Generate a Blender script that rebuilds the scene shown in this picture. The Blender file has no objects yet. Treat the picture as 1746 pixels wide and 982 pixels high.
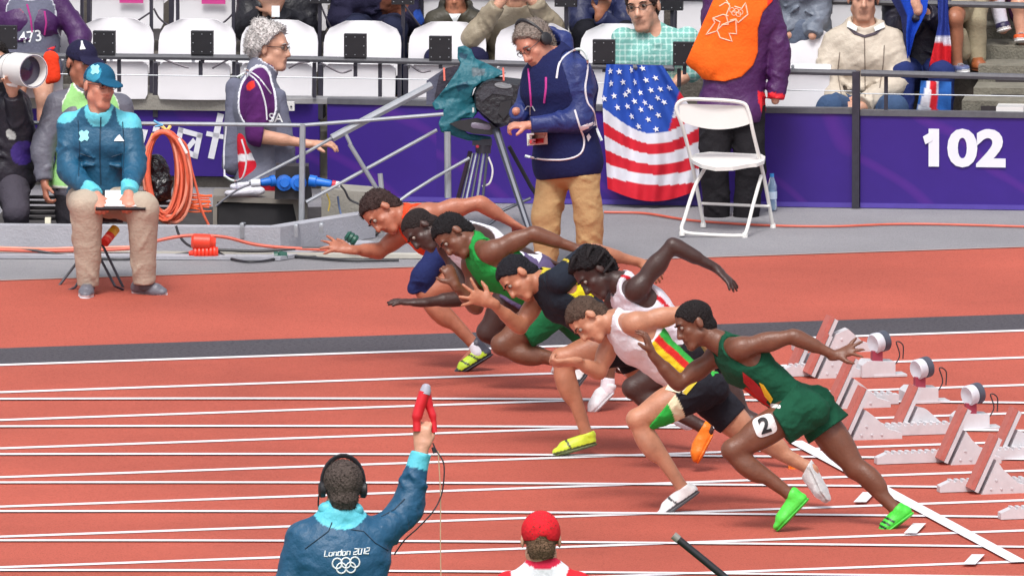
import bpy, math, random
import numpy as np
from mathutils import Vector, Matrix
random.seed(4)
PI = math.pi
SC = bpy.context.scene
COL = SC.collection

# ---------------------------------------------------------------- camera
CAM = np.array([-30.18586976, -119.48251744, 16.87204894])
AZ, PITCH, FPX, PW, PH = 0.24264814, 0.13340573, 36000.0, 1746.0, 982.0
R = np.array([math.cos(AZ), -math.sin(AZ), 0.0])
F = np.array([math.sin(AZ) * math.cos(PITCH), math.cos(AZ) * math.cos(PITCH), -math.sin(PITCH)])
U = np.cross(R, F)
cd = bpy.data.cameras.new('camera'); cd.sensor_width = 36.0; cd.lens = FPX / PW * 36.0
cd.clip_start = 1.0; cd.clip_end = 3000.0
cam = bpy.data.objects.new('camera', cd); COL.objects.link(cam)
cam.matrix_world = Matrix(((R[0], U[0], -F[0], CAM[0]), (R[1], U[1], -F[1], CAM[1]), (R[2], U[2], -F[2], CAM[2]), (0, 0, 0, 1)))
SC.camera = cam

# ---------------------------------------------------------------- light
w = bpy.data.worlds.new('World'); SC.world = w; w.use_nodes = True
nt = w.node_tree; bg = nt.nodes['Background']
sky = nt.nodes.new('ShaderNodeTexSky'); sky.sky_type = 'NISHITA'; sky.sun_disc = False
SUN_EL, SUN_AZ = 60.0, 205.0      # compass-style azimuth, clockwise from +Y
sky.sun_elevation = math.radians(SUN_EL); sky.sun_rotation = math.radians(SUN_AZ)
sky.air_density = 1.0; sky.dust_density = 4.0; sky.ozone_density = 1.0
hs = nt.nodes.new('ShaderNodeHueSaturation'); hs.inputs['Saturation'].default_value = 0.35
nt.links.new(sky.outputs[0], hs.inputs['Color']); nt.links.new(hs.outputs[0], bg.inputs[0]); bg.inputs[1].default_value = 0.15
sd = bpy.data.lights.new('sun', 'SUN'); sd.energy = 1.5; sd.angle = math.radians(18); sd.color = (1.0, 0.97, 0.93)
so = bpy.data.objects.new('sun', sd); COL.objects.link(so)
a = math.radians(SUN_AZ); e = math.radians(SUN_EL)
sv = Vector((math.sin(a) * math.cos(e), math.cos(a) * math.cos(e), math.sin(e)))
so.rotation_euler = sv.to_track_quat('Z', 'Y').to_euler(); so.location = (0, 0, 60)
SC.view_settings.view_transform = 'Standard'; SC.view_settings.look = 'None'
SC.view_settings.exposure = 0.36; SC.view_settings.gamma = 1.0

# ---------------------------------------------------------------- helpers: space
def ray(x, y): return F + R * (x - PW / 2) / FPX - U * (y - PH / 2) / FPX
def P(x, y, d): return CAM + d * ray(x, y)
def G(x, y, z=0.0):
    r = ray(x, y); return CAM + r * ((z - CAM[2]) / r[2])
def dep(x, y, z=0.0): return (G(x, y, z) - CAM) @ F
def nrm(v):
    v = np.asarray(v, float); return v / (np.linalg.norm(v) + 1e-12)
def cdir(r, u, f): return nrm(R * r + U * u + F * f)
B0 = np.array([0.86, 6.43, 0.0]); E1 = nrm([3.10, -1.12, 0]); E2 = nrm([1.12, 3.10, 0]); EZ = np.array([0, 0, 1.0])
def W(s, o, z): return B0 + E1 * s + E2 * o + EZ * z
def bl(x, y, off=0.0):             # (s, z) where the line of sight meets the plane `off` metres behind the stand front
    r = ray(x, y); q = CAM + r * (((B0 + E2 * off - CAM) @ E2) / (r @ E2)); return (q - B0) @ E1, q[2]
def bdep(x, y, off=0.0):
    s, z = bl(x, y, off); return (W(s, off, z) - CAM) @ F

# ---------------------------------------------------------------- helpers: materials
def lin(c):
    o = []
    for v in c[:3]:
        v = v / 255.0; o.append(v / 12.92 if v <= 0.04045 else ((v + 0.055) / 1.055) ** 2.4)
    return (o[0], o[1], o[2], 1.0)
MATS = {}
def mat(name, col=None, rough=0.6, var=0.12, scale=8.0, bump=0.0, bscale=40.0, metal=0.0, spec=0.5, trans=0.0, stretch=None, sss=0.0, detail=4.0, coat=0.0, alpha=1.0, folds=0, foldamp=.35):
    """col None -> the mesh's own 'Col' attribute"""
    if name in MATS: return MATS[name]
    m = bpy.data.materials.new(name); m.use_nodes = True; n = m.node_tree; b = n.nodes['Principled BSDF']; L = n.links.new
    tc = n.nodes.new('ShaderNodeTexCoord'); vec = tc.outputs['Object']
    if stretch:
        mp = n.nodes.new('ShaderNodeMapping'); mp.inputs['Scale'].default_value = stretch; L(vec, mp.inputs[0]); vec = mp.outputs[0]
    if col is None:
        at = n.nodes.new('ShaderNodeVertexColor'); at.layer_name = 'Col'; src = at.outputs[0]
    else:
        rg = n.nodes.new('ShaderNodeRGB'); rg.outputs[0].default_value = lin(col); src = rg.outputs[0]
    nz = n.nodes.new('ShaderNodeTexNoise'); nz.inputs['Scale'].default_value = scale; nz.inputs['Detail'].default_value = detail; nz.inputs['Roughness'].default_value = 0.65
    L(vec, nz.inputs['Vector'])
    mr = n.nodes.new('ShaderNodeMapRange'); mr.inputs[1].default_value = 0.25; mr.inputs[2].default_value = 0.75
    mr.inputs[3].default_value = 1 - var; mr.inputs[4].default_value = 1 + var; L(nz.outputs[0], mr.inputs[0])
    hv = n.nodes.new('ShaderNodeHueSaturation'); L(src, hv.inputs['Color']); L(mr.outputs[0], hv.inputs['Value']); L(hv.outputs[0], b.inputs['Base Color'])
    b.inputs['Roughness'].default_value = rough; b.inputs['Metallic'].default_value = metal; b.inputs['Specular IOR Level'].default_value = spec
    if trans: b.inputs['Transmission Weight'].default_value = trans
    if coat: b.inputs['Coat Weight'].default_value = coat; b.inputs['Coat Roughness'].default_value = 0.25
    if sss: b.inputs['Subsurface Weight'].default_value = sss; b.inputs['Subsurface Radius'].default_value = (0.02, 0.008, 0.004); b.inputs['Subsurface Scale'].default_value = 0.5
    if folds:
        wn = n.nodes.new('ShaderNodeTexNoise'); wn.inputs['Scale'].default_value = 5; L(vec, wn.inputs['Vector'])
        va = n.nodes.new('ShaderNodeVectorMath'); va.operation = 'MULTIPLY_ADD'; va.inputs[1].default_value = (.18, .18, .18); L(wn.outputs[1], va.inputs[0]); L(vec, va.inputs[2])
        r1 = n.nodes.new('ShaderNodeTexNoise'); r1.noise_type = 'RIDGED_MULTIFRACTAL'; r1.inputs['Scale'].default_value = folds; r1.inputs['Detail'].default_value = 2.5; r1.inputs['Lacunarity'].default_value = 2.3
        mp2 = n.nodes.new('ShaderNodeMapping'); mp2.inputs['Rotation'].default_value = (.3, .5, .2); mp2.inputs['Scale'].default_value = (1.0, 1.0, 1.9); L(va.outputs[0], mp2.inputs[0]); L(mp2.outputs[0], r1.inputs['Vector'])
        b0 = n.nodes.new('ShaderNodeBump'); b0.inputs['Strength'].default_value = foldamp; b0.inputs['Distance'].default_value = 0.03; L(r1.outputs[0], b0.inputs['Height'])
        fn = b0.outputs[0]; L(fn, b.inputs['Normal'])
    if bump:
        nb = n.nodes.new('ShaderNodeTexNoise'); nb.inputs['Scale'].default_value = bscale; nb.inputs['Detail'].default_value = 3.0; L(vec, nb.inputs['Vector'])
        bp = n.nodes.new('ShaderNodeBump'); bp.inputs['Strength'].default_value = bump; bp.inputs['Distance'].default_value = 0.02
        L(nb.outputs[0], bp.inputs['Height'])
        if folds: L(fn, bp.inputs['Normal'])
        L(bp.outputs[0], b.inputs['Normal'])
    if alpha < 1: b.inputs['Alpha'].default_value = alpha
    MATS[name] = m; return m
SKIN = mat('skin', None, rough=0.43, var=0.17, scale=13, bump=0.14, bscale=70, sss=0.0, spec=0.5)
CLOTH = mat('cloth', None, rough=0.85, var=0.08, scale=14, bump=0.25, bscale=60, spec=0.2, folds=4.5, foldamp=.26)
WIND = mat('windproof_cloth', None, rough=0.5, var=0.10, scale=10, bump=0.25, bscale=50, spec=0.45, folds=4.5, foldamp=.30)
HAIR = mat('hair', None, rough=0.75, var=0.35, scale=50, bump=.8, bscale=90, spec=0.25)
SHOE = mat('shoe', None, rough=0.4, var=0.12, scale=40, bump=0.2, bscale=80)
MB_WHITE = mat('white_plastic', (226, 224, 222), rough=0.42, var=0.04, scale=5)
MB_BLACK = mat('black_plastic', (34, 33, 38), rough=0.5, var=0.2, scale=20)
PAINT = mat('painted_mark', None, rough=0.6, var=0.05)
GALV = mat('galvanised_steel', (160, 164, 170), rough=0.42, var=0.14, scale=12, metal=0.35)
RAILM = mat('grey_rail_paint', (92, 92, 98), rough=0.5, var=0.18, scale=25)
DARKM = mat('dark_steel', (52, 50, 62), rough=0.5, var=0.25, scale=20)

# ---------------------------------------------------------------- helpers: objects
def tag(o, label=None, cat=None, group=None, kind=None):
    if label: o['label'] = label
    if cat: o['category'] = cat
    if group: o['group'] = group
    if kind: o['kind'] = kind
    return o
def empty(name, loc, label=None, cat=None, group=None, rz=0.0):
    o = bpy.data.objects.new(name, None); COL.objects.link(o); o.empty_display_size = 0.1
    o.location = Vector([float(x) for x in loc]); o.rotation_euler = (0, 0, rz)
    return tag(o, label, cat, group)
def rmesh(name, V, Q, mats, parent=None, cols=None, smooth=True, mi=None, local=False, nside=4, sharp=None):
    """V Nx3 world coords (parent location is taken off); Q faces"""
    V = np.asarray(V, float); V0 = V
    if parent is not None and not local:
        p = parent; off = np.zeros(3)
        while p is not None: off += np.array(p.location); p = p.parent
        V = V - off
    me = bpy.data.meshes.new(name)
    if isinstance(Q, np.ndarray):
        me.vertices.add(len(V)); me.vertices.foreach_set('co', V.astype(np.float32).ravel())
        me.loops.add(Q.size); me.loops.foreach_set('vertex_index', Q.astype(np.int32).ravel())
        me.polygons.add(len(Q)); me.polygons.foreach_set('loop_start', np.arange(0, Q.size, Q.shape[1], dtype=np.int32))
        me.update(calc_edges=True)
    else:
        me.from_pydata(V.tolist(), [], Q); me.update()
    for m in (mats if isinstance(mats, (list, tuple)) else [mats]): me.materials.append(m)
    if mi is not None: me.polygons.foreach_set('material_index', mi)
    if smooth:
        me.polygons.foreach_set('use_smooth', [True] * len(me.polygons))
        if sharp: me.set_sharp_from_angle(angle=math.radians(sharp))
    if cols is not None:
        ca = me.color_attributes.new('Col', 'FLOAT_COLOR', 'POINT'); c4 = np.ones((len(V), 4), np.float32); c4[:, :3] = cols
        ca.data.foreach_set('color', c4.ravel())
    o = bpy.data.objects.new(name, me); COL.objects.link(o)
    if parent is not None: o.parent = parent
    WGEO[o.name] = (V0, Q)
    return o
WGEO = {}; _bvh = {}
def surf(objs, x, y, off=.004, D=None):
    """point on the named objects' skin met by the sight line; used to sew marks onto cloth"""
    from mathutils.bvhtree import BVHTree
    best = None; r = nrm(ray(x, y))
    for o in objs:
        if o.name not in _bvh:
            V, Q = WGEO[o.name]; _bvh[o.name] = BVHTree.FromPolygons([tuple(v) for v in V.tolist()], [tuple(q) for q in (Q.tolist() if isinstance(Q, np.ndarray) else Q)])
        h = _bvh[o.name].ray_cast(Vector(CAM), Vector(r))
        if h[0] is not None and (best is None or h[3] < best): best = h[3]
    if best is None: return P(x, y, D if D else 100)
    return CAM + r * (best - off)
def decal_poly(name, objs, pts, m, parent, off=.005, D=None, sub=1):
    q = []
    for a, b in zip(pts, pts[1:] + pts[:1]):
        for k in range(sub): q.append((a[0] + (b[0] - a[0]) * k / sub, a[1] + (b[1] - a[1]) * k / sub))
    cx, cy = sum(p[0] for p in q) / len(q), sum(p[1] for p in q) / len(q); n = len(q); K = 4 if sub > 0 else 1; fr = []
    for k in range(K): fr += [surf(objs, cx + (x - cx) * (1 - k / K), cy + (y - cy) * (1 - k / K), off, D) for x, y in q]
    fr.append(surf(objs, cx, cy, off, D)); V = fr + [p + F * (off + .002) for p in fr[:n]]; m0 = len(fr)
    Fc = [(k * n + i, k * n + (i + 1) % n, (k + 1) * n + (i + 1) % n, (k + 1) * n + i) for k in range(K - 1) for i in range(n)] + [((K - 1) * n + i, (K - 1) * n + (i + 1) % n, K * n) for i in range(n)]
    Fc += [(i, i + m0, (i + 1) % n + m0, (i + 1) % n) for i in range(n)]
    return rmesh(name, V, Fc, m, parent, smooth=False)
def decal_text(name, objs, txt, cx, cy, size, m, parent, ang=0.0, bold=0.0, off=.005, D=None, shear=0.0):
    V, Q = text_mesh(txt, 1.0, 0.0, bold, shear); ca, sa = math.cos(ang), math.sin(ang)
    W_ = [surf(objs, cx + (x * ca + y * sa) * size, cy - (y * ca - x * sa) * size, off, D) for x, y, z in V.tolist()]
    return rmesh(name, W_, Q, m, parent, smooth=False)
def decal_line(name, objs, lines, r, m, parent, off=.002, D=None, step=5, closed=False, n=5, smooth=False):
    mb = MB()
    for ln in lines:
        q = []
        if smooth and len(ln) > 2: ln = [tuple(v) for v in smoothpath([np.array(v, float) for v in ln], 4)]
        for a, b in zip(ln[:-1], ln[1:]):
            k_ = max(1, int(math.hypot(b[0] - a[0], b[1] - a[1]) / step))
            for k in range(k_): q.append((a[0] + (b[0] - a[0]) * k / k_, a[1] + (b[1] - a[1]) * k / k_))
        if not closed: q.append(ln[-1])
        mb.tube([surf(objs, x, y, off, D) for x, y in q], r, n, closed=closed)
    return mb.build(name, m, parent, smooth=True)
def frame(d, up=EZ):
    d = nrm(d); s = np.cross(d, up)
    if np.linalg.norm(s) < 1e-3: s = np.cross(d, np.array([1.0, 0, 0]))
    s = nrm(s); return s, np.cross(s, d), d
def smoothpath(pts, n=6):
    pts = [np.asarray(p, float) for p in pts]; out = []
    q = [2 * pts[0] - pts[1]] + pts + [2 * pts[-1] - pts[-2]]
    for i in range(1, len(q) - 2):
        for k in range(n):
            t = k / n; a0, a1, a2, a3 = q[i - 1], q[i], q[i + 1], q[i + 2]
            out.append(0.5 * ((2 * a1) + (-a0 + a2) * t + (2 * a0 - 5 * a1 + 4 * a2 - a3) * t * t + (-a0 + 3 * a1 - 3 * a2 + a3) * t ** 3))
    out.append(pts[-1]); return out
class MB:
    def __init__(s): s.v = []; s.f = []; s.m = []
    def add(s, v, f, m=0):
        k = len(s.v); s.v += [tuple(float(c) for c in p) for p in v]; s.f += [tuple(i + k for i in q) for q in f]; s.m += [m] * len(f); return s
    def box(s, c, sz, ax=None, m=0):
        c = np.asarray(c, float); ax = ax if ax is not None else np.eye(3); h = np.array(sz) / 2
        v = [c + ax[0] * h[0] * i + ax[1] * h[1] * j + ax[2] * h[2] * k for i in (-1, 1) for j in (-1, 1) for k in (-1, 1)]
        return s.add(v, [(0, 1, 3, 2), (4, 6, 7, 5), (0, 4, 5, 1), (2, 3, 7, 6), (0, 2, 6, 4), (1, 5, 7, 3)], m)
    def tube(s, pts, r, n=8, m=0, closed=False, flat=None):
        pts = [np.asarray(p, float) for p in pts]; N = len(pts); V = []; up = None
        for i in range(N):
            if closed: t = pts[(i + 1) % N] - pts[i - 1]
            else: t = pts[min(i + 1, N - 1)] - pts[max(i - 1, 0)]
            t = nrm(t)
            if up is None: up = frame(t)[1]
            up = nrm(up - t * (up @ t)); sd = np.cross(t, up); rr = r[i] if isinstance(r, (list, tuple)) else r
            for k in range(n):
                a = 2 * PI * k / n; V.append(pts[i] + sd * math.cos(a) * rr + up * math.sin(a) * rr * (flat or 1))
        Fc = []
        for i in range(N if closed else N - 1):
            j = (i + 1) % N
            for k in range(n): Fc.append((i * n + k, i * n + (k + 1) % n, j * n + (k + 1) % n, j * n + k))
        if not closed: Fc += [tuple(range(n - 1, -1, -1)), tuple((N - 1) * n + k for k in range(n))]
        return s.add(V, Fc, m)
    def prism(s, pts, vec, m=0):
        n = len(pts); p = [np.asarray(q, float) for q in pts]; vec = np.asarray(vec, float)
        Fc = [tuple(range(n - 1, -1, -1)), tuple(range(n, 2 * n))] + [(i, (i + 1) % n, n + (i + 1) % n, n + i) for i in range(n)]
        return s.add(p + [q + vec for q in p], Fc, m)
    def lathe(s, c, axis, prof, n=16, m=0):
        a, b, d = frame(axis); V = []
        for h, r in prof:
            for k in range(n):
                t = 2 * PI * k / n; V.append(np.asarray(c) + d * h + (a * math.cos(t) + b * math.sin(t)) * max(r, 1e-4))
        Fc = [(i * n + k, i * n + (k + 1) % n, (i + 1) * n + (k + 1) % n, (i + 1) * n + k) for i in range(len(prof) - 1) for k in range(n)]
        Fc += [tuple(range(n - 1, -1, -1)), tuple((len(prof) - 1) * n + k for k in range(n))]
        return s.add(V, Fc, m)
    def build(s, name, mats, parent=None, smooth=False, local=False, sharp=35, **kw):
        o = rmesh(name, s.v, s.f, mats, parent, smooth=smooth, mi=s.m, local=local, sharp=sharp if smooth else None)
        tag(o, **kw); return o
def copy_tree(o, parent=None):
    c = o.copy(); COL.objects.link(c); c.parent = parent
    for ch in [x for x in bpy.data.objects if x.parent == o]: copy_tree(ch, c)
    return c
def copies(o, kids=None):
    c = o.copy(); COL.objects.link(c)
    def rec(src, dst):
        for ch in src.children:
            k = ch.copy(); COL.objects.link(k); k.parent = dst; rec(ch, k)
    rec(o, c); return c
def text_mesh(txt, size, extrude, bold=0.0, shear=0.0):
    cu = bpy.data.curves.new('lettering', 'FONT'); cu.body = txt; cu.size = size; cu.extrude = extrude; cu.offset = bold; cu.shear = shear
    cu.align_x = 'CENTER'; cu.align_y = 'CENTER'; cu.resolution_u = 4
    ob = bpy.data.objects.new('tmp', cu); COL.objects.link(ob)
    bpy.context.view_layer.update()
    me = bpy.data.meshes.new_from_object(ob.evaluated_get(bpy.context.evaluated_depsgraph_get()))
    V = np.array([v.co[:] for v in me.vertices]); Q = [tuple(p.vertices) for p in me.polygons]
    bpy.data.objects.remove(ob); bpy.data.curves.remove(cu); bpy.data.meshes.remove(me); return V, Q
def place_text(name, txt, c, ex, ey, size, mt, parent, bold=0.0, depth=0.003, shear=0.0, **kw):
    V, Q = text_mesh(txt, size, depth, bold, shear); ex = nrm(ex); ey = nrm(ey); ez = np.cross(ex, ey)
    Wv = np.asarray(c) + V[:, :1] * ex + V[:, 1:2] * ey + V[:, 2:3] * ez
    o = rmesh(name, Wv, Q, mt, parent, smooth=False); tag(o, **kw); return o
def strokes(mb, lines, c, ex, ey, wd, th, m=0):
    """poly-line strokes of width wd laid on the plane at c spanned by ex, ey"""
    ex = nrm(ex); ey = nrm(ey); ez = np.cross(ex, ey)
    for ln in lines:
        for (x0, y0), (x1, y1) in zip(ln[:-1], ln[1:]):
            p = np.asarray(c) + ex * (x0 + x1) / 2 + ey * (y0 + y1) / 2; d = ex * (x1 - x0) + ey * (y1 - y0); L = np.linalg.norm(d)
            if L < 1e-6: continue
            d = d / L; mb.box(p, (L + wd * 0.8, wd, th), (d, np.cross(ez, d), ez), m)
# ---------------------------------------------------------------- helpers: smooth solid figures (distance field -> one skin)
def vnoise(X, Y, Z, f):
    return (np.sin(f * (X + .31 * Y) + 1.3) * np.sin(f * (1.1 * Y - .4 * Z) + .7) * np.sin(f * (.9 * Z + .37 * X) + 2.1)
            + .5 * np.sin(2.13 * f * (X - .5 * Z)) * np.sin(1.9 * f * (Y + .33 * X) + .4) * np.sin(2.3 * f * (Z + .2 * Y) + 1.9))
def seg(a, b, ra, rb, n=None, fl=1.0, k=.02, t='torso', sub=False):
    return dict(T='s', a=np.asarray(a, float), b=np.asarray(b, float), ra=ra, rb=rb, n=None if n is None else nrm(n), fl=fl, k=k, t=t, sub=sub)
def ell(c, ax, r, k=.02, t='torso', sub=False):
    return dict(T='e', c=np.asarray(c, float), ax=[nrm(v) for v in ax], r=r, k=k, t=t, sub=sub)
def bounds(p):
    if p['T'] == 's':
        r = max(p['ra'], p['rb']); return np.minimum(p['a'], p['b']) - r, np.maximum(p['a'], p['b']) + r
    r = max(p['r']); return p['c'] - r, p['c'] + r
def ev(p, X, Y, Z):
    if p['T'] == 's':
        a, b = p['a'], p['b'] - p['a']; bb = float(b @ b) + 1e-12
        dx, dy, dz = X - a[0], Y - a[1], Z - a[2]
        t = np.clip((dx * b[0] + dy * b[1] + dz * b[2]) / bb, 0, 1)
        dx = dx - t * b[0]; dy = dy - t * b[1]; dz = dz - t * b[2]
        q = dx * dx + dy * dy + dz * dz
        if p['n'] is not None:
            n = p['n']; dn = dx * n[0] + dy * n[1] + dz * n[2]; q = q + dn * dn * (1 / p['fl'] ** 2 - 1)
        return np.sqrt(q) - (p['ra'] + (p['rb'] - p['ra']) * t)
    c = p['c']; dx, dy, dz = X - c[0], Y - c[1], Z - c[2]; k0 = 0; k1 = 0
    for ax, r in zip(p['ax'], p['r']):
        u = (dx * ax[0] + dy * ax[1] + dz * ax[2]) / r; k0 = k0 + u * u; k1 = k1 + (u / r) ** 2
    k0 = np.sqrt(k0); k1 = np.sqrt(k1) + 1e-9
    return k0 * (k0 - 1) / k1
def infl(pr, t, kk=None):
    o = []
    for p in pr:
        if p['sub']: continue
        q = dict(p)
        if q['T'] == 's': q['ra'] += t; q['rb'] += t
        else: q['r'] = tuple(x + t for x in q['r'])
        if kk: q['k'] = kk
        o.append(q)
    return o
def nets(g, o, h):
    s = (g < 0); c = np.zeros(tuple(n - 1 for n in g.shape), np.int8)
    for i in (0, 1):
        for j in (0, 1):
            for k in (0, 1): c += s[i:s.shape[0] - 1 + i, j:s.shape[1] - 1 + j, k:s.shape[2] - 1 + k]
    act = (c > 0) & (c < 8); idx = np.full(act.shape, -1, np.int32); ii = np.argwhere(act); n = len(ii); idx[act] = np.arange(n)
    cor = [(i, j, k) for i in (0, 1) for j in (0, 1) for k in (0, 1)]
    val = {q: g[ii[:, 0] + q[0], ii[:, 1] + q[1], ii[:, 2] + q[2]] for q in cor}
    acc = np.zeros((n, 3)); cnt = np.zeros(n)
    for qa in cor:
        for ax in range(3):
            if qa[ax]: continue
            qb = list(qa); qb[ax] = 1; qb = tuple(qb); va, vb = val[qa], val[qb]; m = (va < 0) != (vb < 0)
            t = va[m] / (va[m] - vb[m]); pt = np.tile(np.array(qa, float), (m.sum(), 1)); pt[:, ax] += t
            acc[m] += pt; cnt[m] += 1
    V = o + h * (ii + acc / cnt[:, None]); Q = []
    for ax in range(3):
        sl0 = [slice(None)] * 3; sl1 = [slice(None)] * 3; sl0[ax] = slice(0, -1); sl1[ax] = slice(1, None)
        a0, a1 = s[tuple(sl0)], s[tuple(sl1)]; e = np.argwhere(a0 != a1); b, cc = [x for x in range(3) if x != ax]
        e = e[(e[:, b] > 0) & (e[:, cc] > 0) & (e[:, b] < act.shape[b]) & (e[:, cc] < act.shape[cc])]
        def I(db, dc):
            q = e.copy(); q[:, b] += db; q[:, cc] += dc; return idx[q[:, 0], q[:, 1], q[:, 2]]
        q = np.stack([I(-1, -1), I(0, -1), I(0, 0), I(-1, 0)], 1); q = q[(q >= 0).all(1)] if len(q) else q
        ins = a0[e[:, 0], e[:, 1], e[:, 2]]; flip = ins if ax != 1 else ~ins
        q2 = q.copy(); q2[~flip] = q[~flip][:, ::-1]; Q.append(q2)
    return V, np.concatenate(Q)
KS = .8
def near(cut, sg, rad): return lambda X, Y, Z: np.minimum(cut(X, Y, Z), rad - ev(sg, X, Y, Z))
def ridge(X, Y, Z, f):
    q = .35 * np.sin(f * .31 * (X + Y) + 1) / 1.0
    v = np.abs(vnoise(X + q / f, Y * .8 - q / f, Z * 1.25, f)); return np.maximum(1 - v * 2.8, 0) ** 1.6
def blob(name, prims, mt, parent, col, h=.01, k=None, cuts=(), folds=None, edge=0.0, noise=None, zones=(), colf=None, sharpcut=.0):
    """one closed skin over the prims. cuts: functions (X,Y,Z)->distance that is positive where matter is taken away"""
    lo = np.min([bounds(p)[0] for p in prims], 0) - 3 * h - .01; hi = np.max([bounds(p)[1] for p in prims], 0) + 3 * h + .01
    n = np.ceil((hi - lo) / h).astype(int) + 1
    ax = [lo[i] + h * np.arange(n[i]) for i in range(3)]; g = np.full(tuple(n), 1.0, np.float32)
    for p in prims:
        kk = k if k is not None else p['k']; l, u = bounds(p)
        i0 = np.maximum(((l - kk - 2 * h - lo) / h).astype(int), 0); i1 = np.minimum(((u + kk + 2 * h - lo) / h).astype(int) + 2, n)
        X = ax[0][i0[0]:i1[0], None, None]; Y = ax[1][None, i0[1]:i1[1], None]; Z = ax[2][None, None, i0[2]:i1[2]]
        kk = kk * KS; d = ev(p, X, Y, Z); s = (slice(i0[0], i1[0]), slice(i0[1], i1[1]), slice(i0[2], i1[2])); gg = g[s]
        if p['sub']:
            d = -d; t = np.clip(.5 - .5 * (gg - d) / kk, 0, 1); g[s] = gg * (1 - t) + d * t + kk * t * (1 - t)
        else:
            t = np.clip(.5 + .5 * (gg - d) / kk, 0, 1); g[s] = gg * (1 - t) + d * t - kk * t * (1 - t)
    X = ax[0][:, None, None]; Y = ax[1][None, :, None]; Z = ax[2][None, None, :]
    if noise:
        for am, fr in noise: g += (am * vnoise(X, Y, Z, fr)).astype(np.float32)
    if folds:
        for am, fr in folds: g -= (am * ridge(X, Y, Z, fr)).astype(np.float32)
    en = edge * vnoise(X, Y, Z, 75.0) if edge else 0
    for c in cuts: g = np.maximum(g, c(X, Y, Z) + en)
    V, Q = nets(g, lo, h)
    C = np.tile(np.array(lin(col)[:3]), (len(V), 1))
    for test, zc in zones:
        m = test(V[:, 0], V[:, 1], V[:, 2]); m = m < 0 if m.dtype != bool else m; C[m] = lin(zc)[:3]
    if colf is not None: C = colf(V, C)
    return rmesh(name, V, Q, mt, parent, cols=C)
def plane(p, n):       # removes the side n points to
    p = np.asarray(p, float); n = nrm(n); return lambda X, Y, Z: (X - p[0]) * n[0] + (Y - p[1]) * n[1] + (Z - p[2]) * n[2]
def hole(*prims):       # removes the inside of the prims
    return lambda X, Y, Z: -np.minimum.reduce([ev(p, X, Y, Z) + 0 * (X + Y + Z) for p in prims]) if len(prims) > 1 else -ev(prims[0], X, Y, Z)
def inside(*prims): return lambda X, Y, Z: np.minimum.reduce([ev(p, X, Y, Z) for p in prims]) if len(prims) > 1 else ev(prims[0], X, Y, Z)
def both(*fs): return lambda X, Y, Z: np.maximum.reduce([f(X, Y, Z) for f in fs])

SKINS = dict(dark=(84, 54, 44), darker=(66, 44, 40), brown=(112, 70, 52), tan=(160, 104, 78), light=(200, 150, 126), red=(200, 138, 116))
def head_prims(c, f, up, s=1.0, nose=1.0):
    c = np.asarray(c, float); f = nrm(f); up = nrm(up - f * (up @ f)); r = np.cross(f, up)
    A = lambda a, b, d: c + s * (r * a + f * b + up * d); X = [r, f, up]; S = lambda *q: tuple(s * v for v in q); H = 'head'
    p = [ell(A(0, -.012, .036), X, S(.076, .098, .084), .02, H), ell(A(0, .022, -.045), X, S(.058, .070, .072), .03, H),
         seg(A(-.016, .066, -.098), A(.016, .066, -.098), s * .022, s * .022, t=H, k=.03), seg(A(-.046, .0, -.06), A(.046, .0, -.06), s * .022, s * .022, t=H, k=.03),
         seg(A(-.036, .052, -.022), A(-.03, .056, -.03), s * .024, s * .02, t=H), seg(A(.036, .052, -.022), A(.03, .056, -.03), s * .024, s * .02, t=H),
         seg(A(-.036, .076, .032), A(.036, .076, .032), s * .013, s * .013, t=H, k=.015),
         seg(A(0, .086, .012), A(0, .104 * nose, -.028), s * .010, s * .014, t=H, k=.012), seg(A(-.014, .09, -.034), A(.014, .09, -.034), s * .010, s * .010, t=H, k=.008),
         seg(A(-.02, .083, -.058), A(.02, .083, -.058), s * .009, s * .009, t=H, k=.008), seg(A(-.016, .082, -.072), A(.016, .082, -.072), s * .009, s * .009, t=H, k=.008)]
    for q in (-1, 1):
        p += [dict(ell(A(q * .032, .1, .012), X, S(.017, .022, .012), .01, H), sub=True),
              ell(A(q * .08, -.012, -.004), X, S(.009, .02, .032), .008, H)]
    return p
def hand_prims(w, d, n, side=1, curl=.3, spread=.18, sz=1.0, t='hand', thumb=1.0):
    s = sz
    d = nrm(d); n = nrm(n - d * (n @ d)); sd = np.cross(d, n) * side; w = np.asarray(w, float)
    p = [seg(w - d * .02 * s, w + d * .03 * s, .026 * s, .034 * s, n, .65, .02, t), seg(w + d * .03 * s, w + d * .076 * s, .036 * s, .042 * s, n, .42, .015, t)]
    for off, L in ((.031, .074), (.0105, .084), (-.0105, .078), (-.030, .062)):
        L *= s; fd = nrm(d + sd * spread * off / .02); b = w + d * .088 * s + sd * off * s - n * .002; a = 0; rr = .0105 * s
        for i, (q, c) in enumerate(((.46, .45), (.30, 1.15), (.24, .8))):
            a += c * curl * 1.35; dd = fd * math.cos(a) + n * math.sin(a); e = b + dd * L * q
            p.append(seg(b, e, rr, rr * .9, t=t, k=.007)); b = e; rr *= .9
    b = w + d * .028 * s + sd * .028 * s; dd = nrm(d * .62 + sd * .75 * thumb + n * .35)
    e = b + dd * .045 * s; p.append(seg(b, e, .015 * s, .0125 * s, t=t, k=.012)); d2 = nrm(dd + d * .5 + n * curl * .6 - sd * .3 * curl)
    p.append(seg(e, e + d2 * .034 * s, .0125 * s, .0095 * s, t=t, k=.006))
    return p
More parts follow.
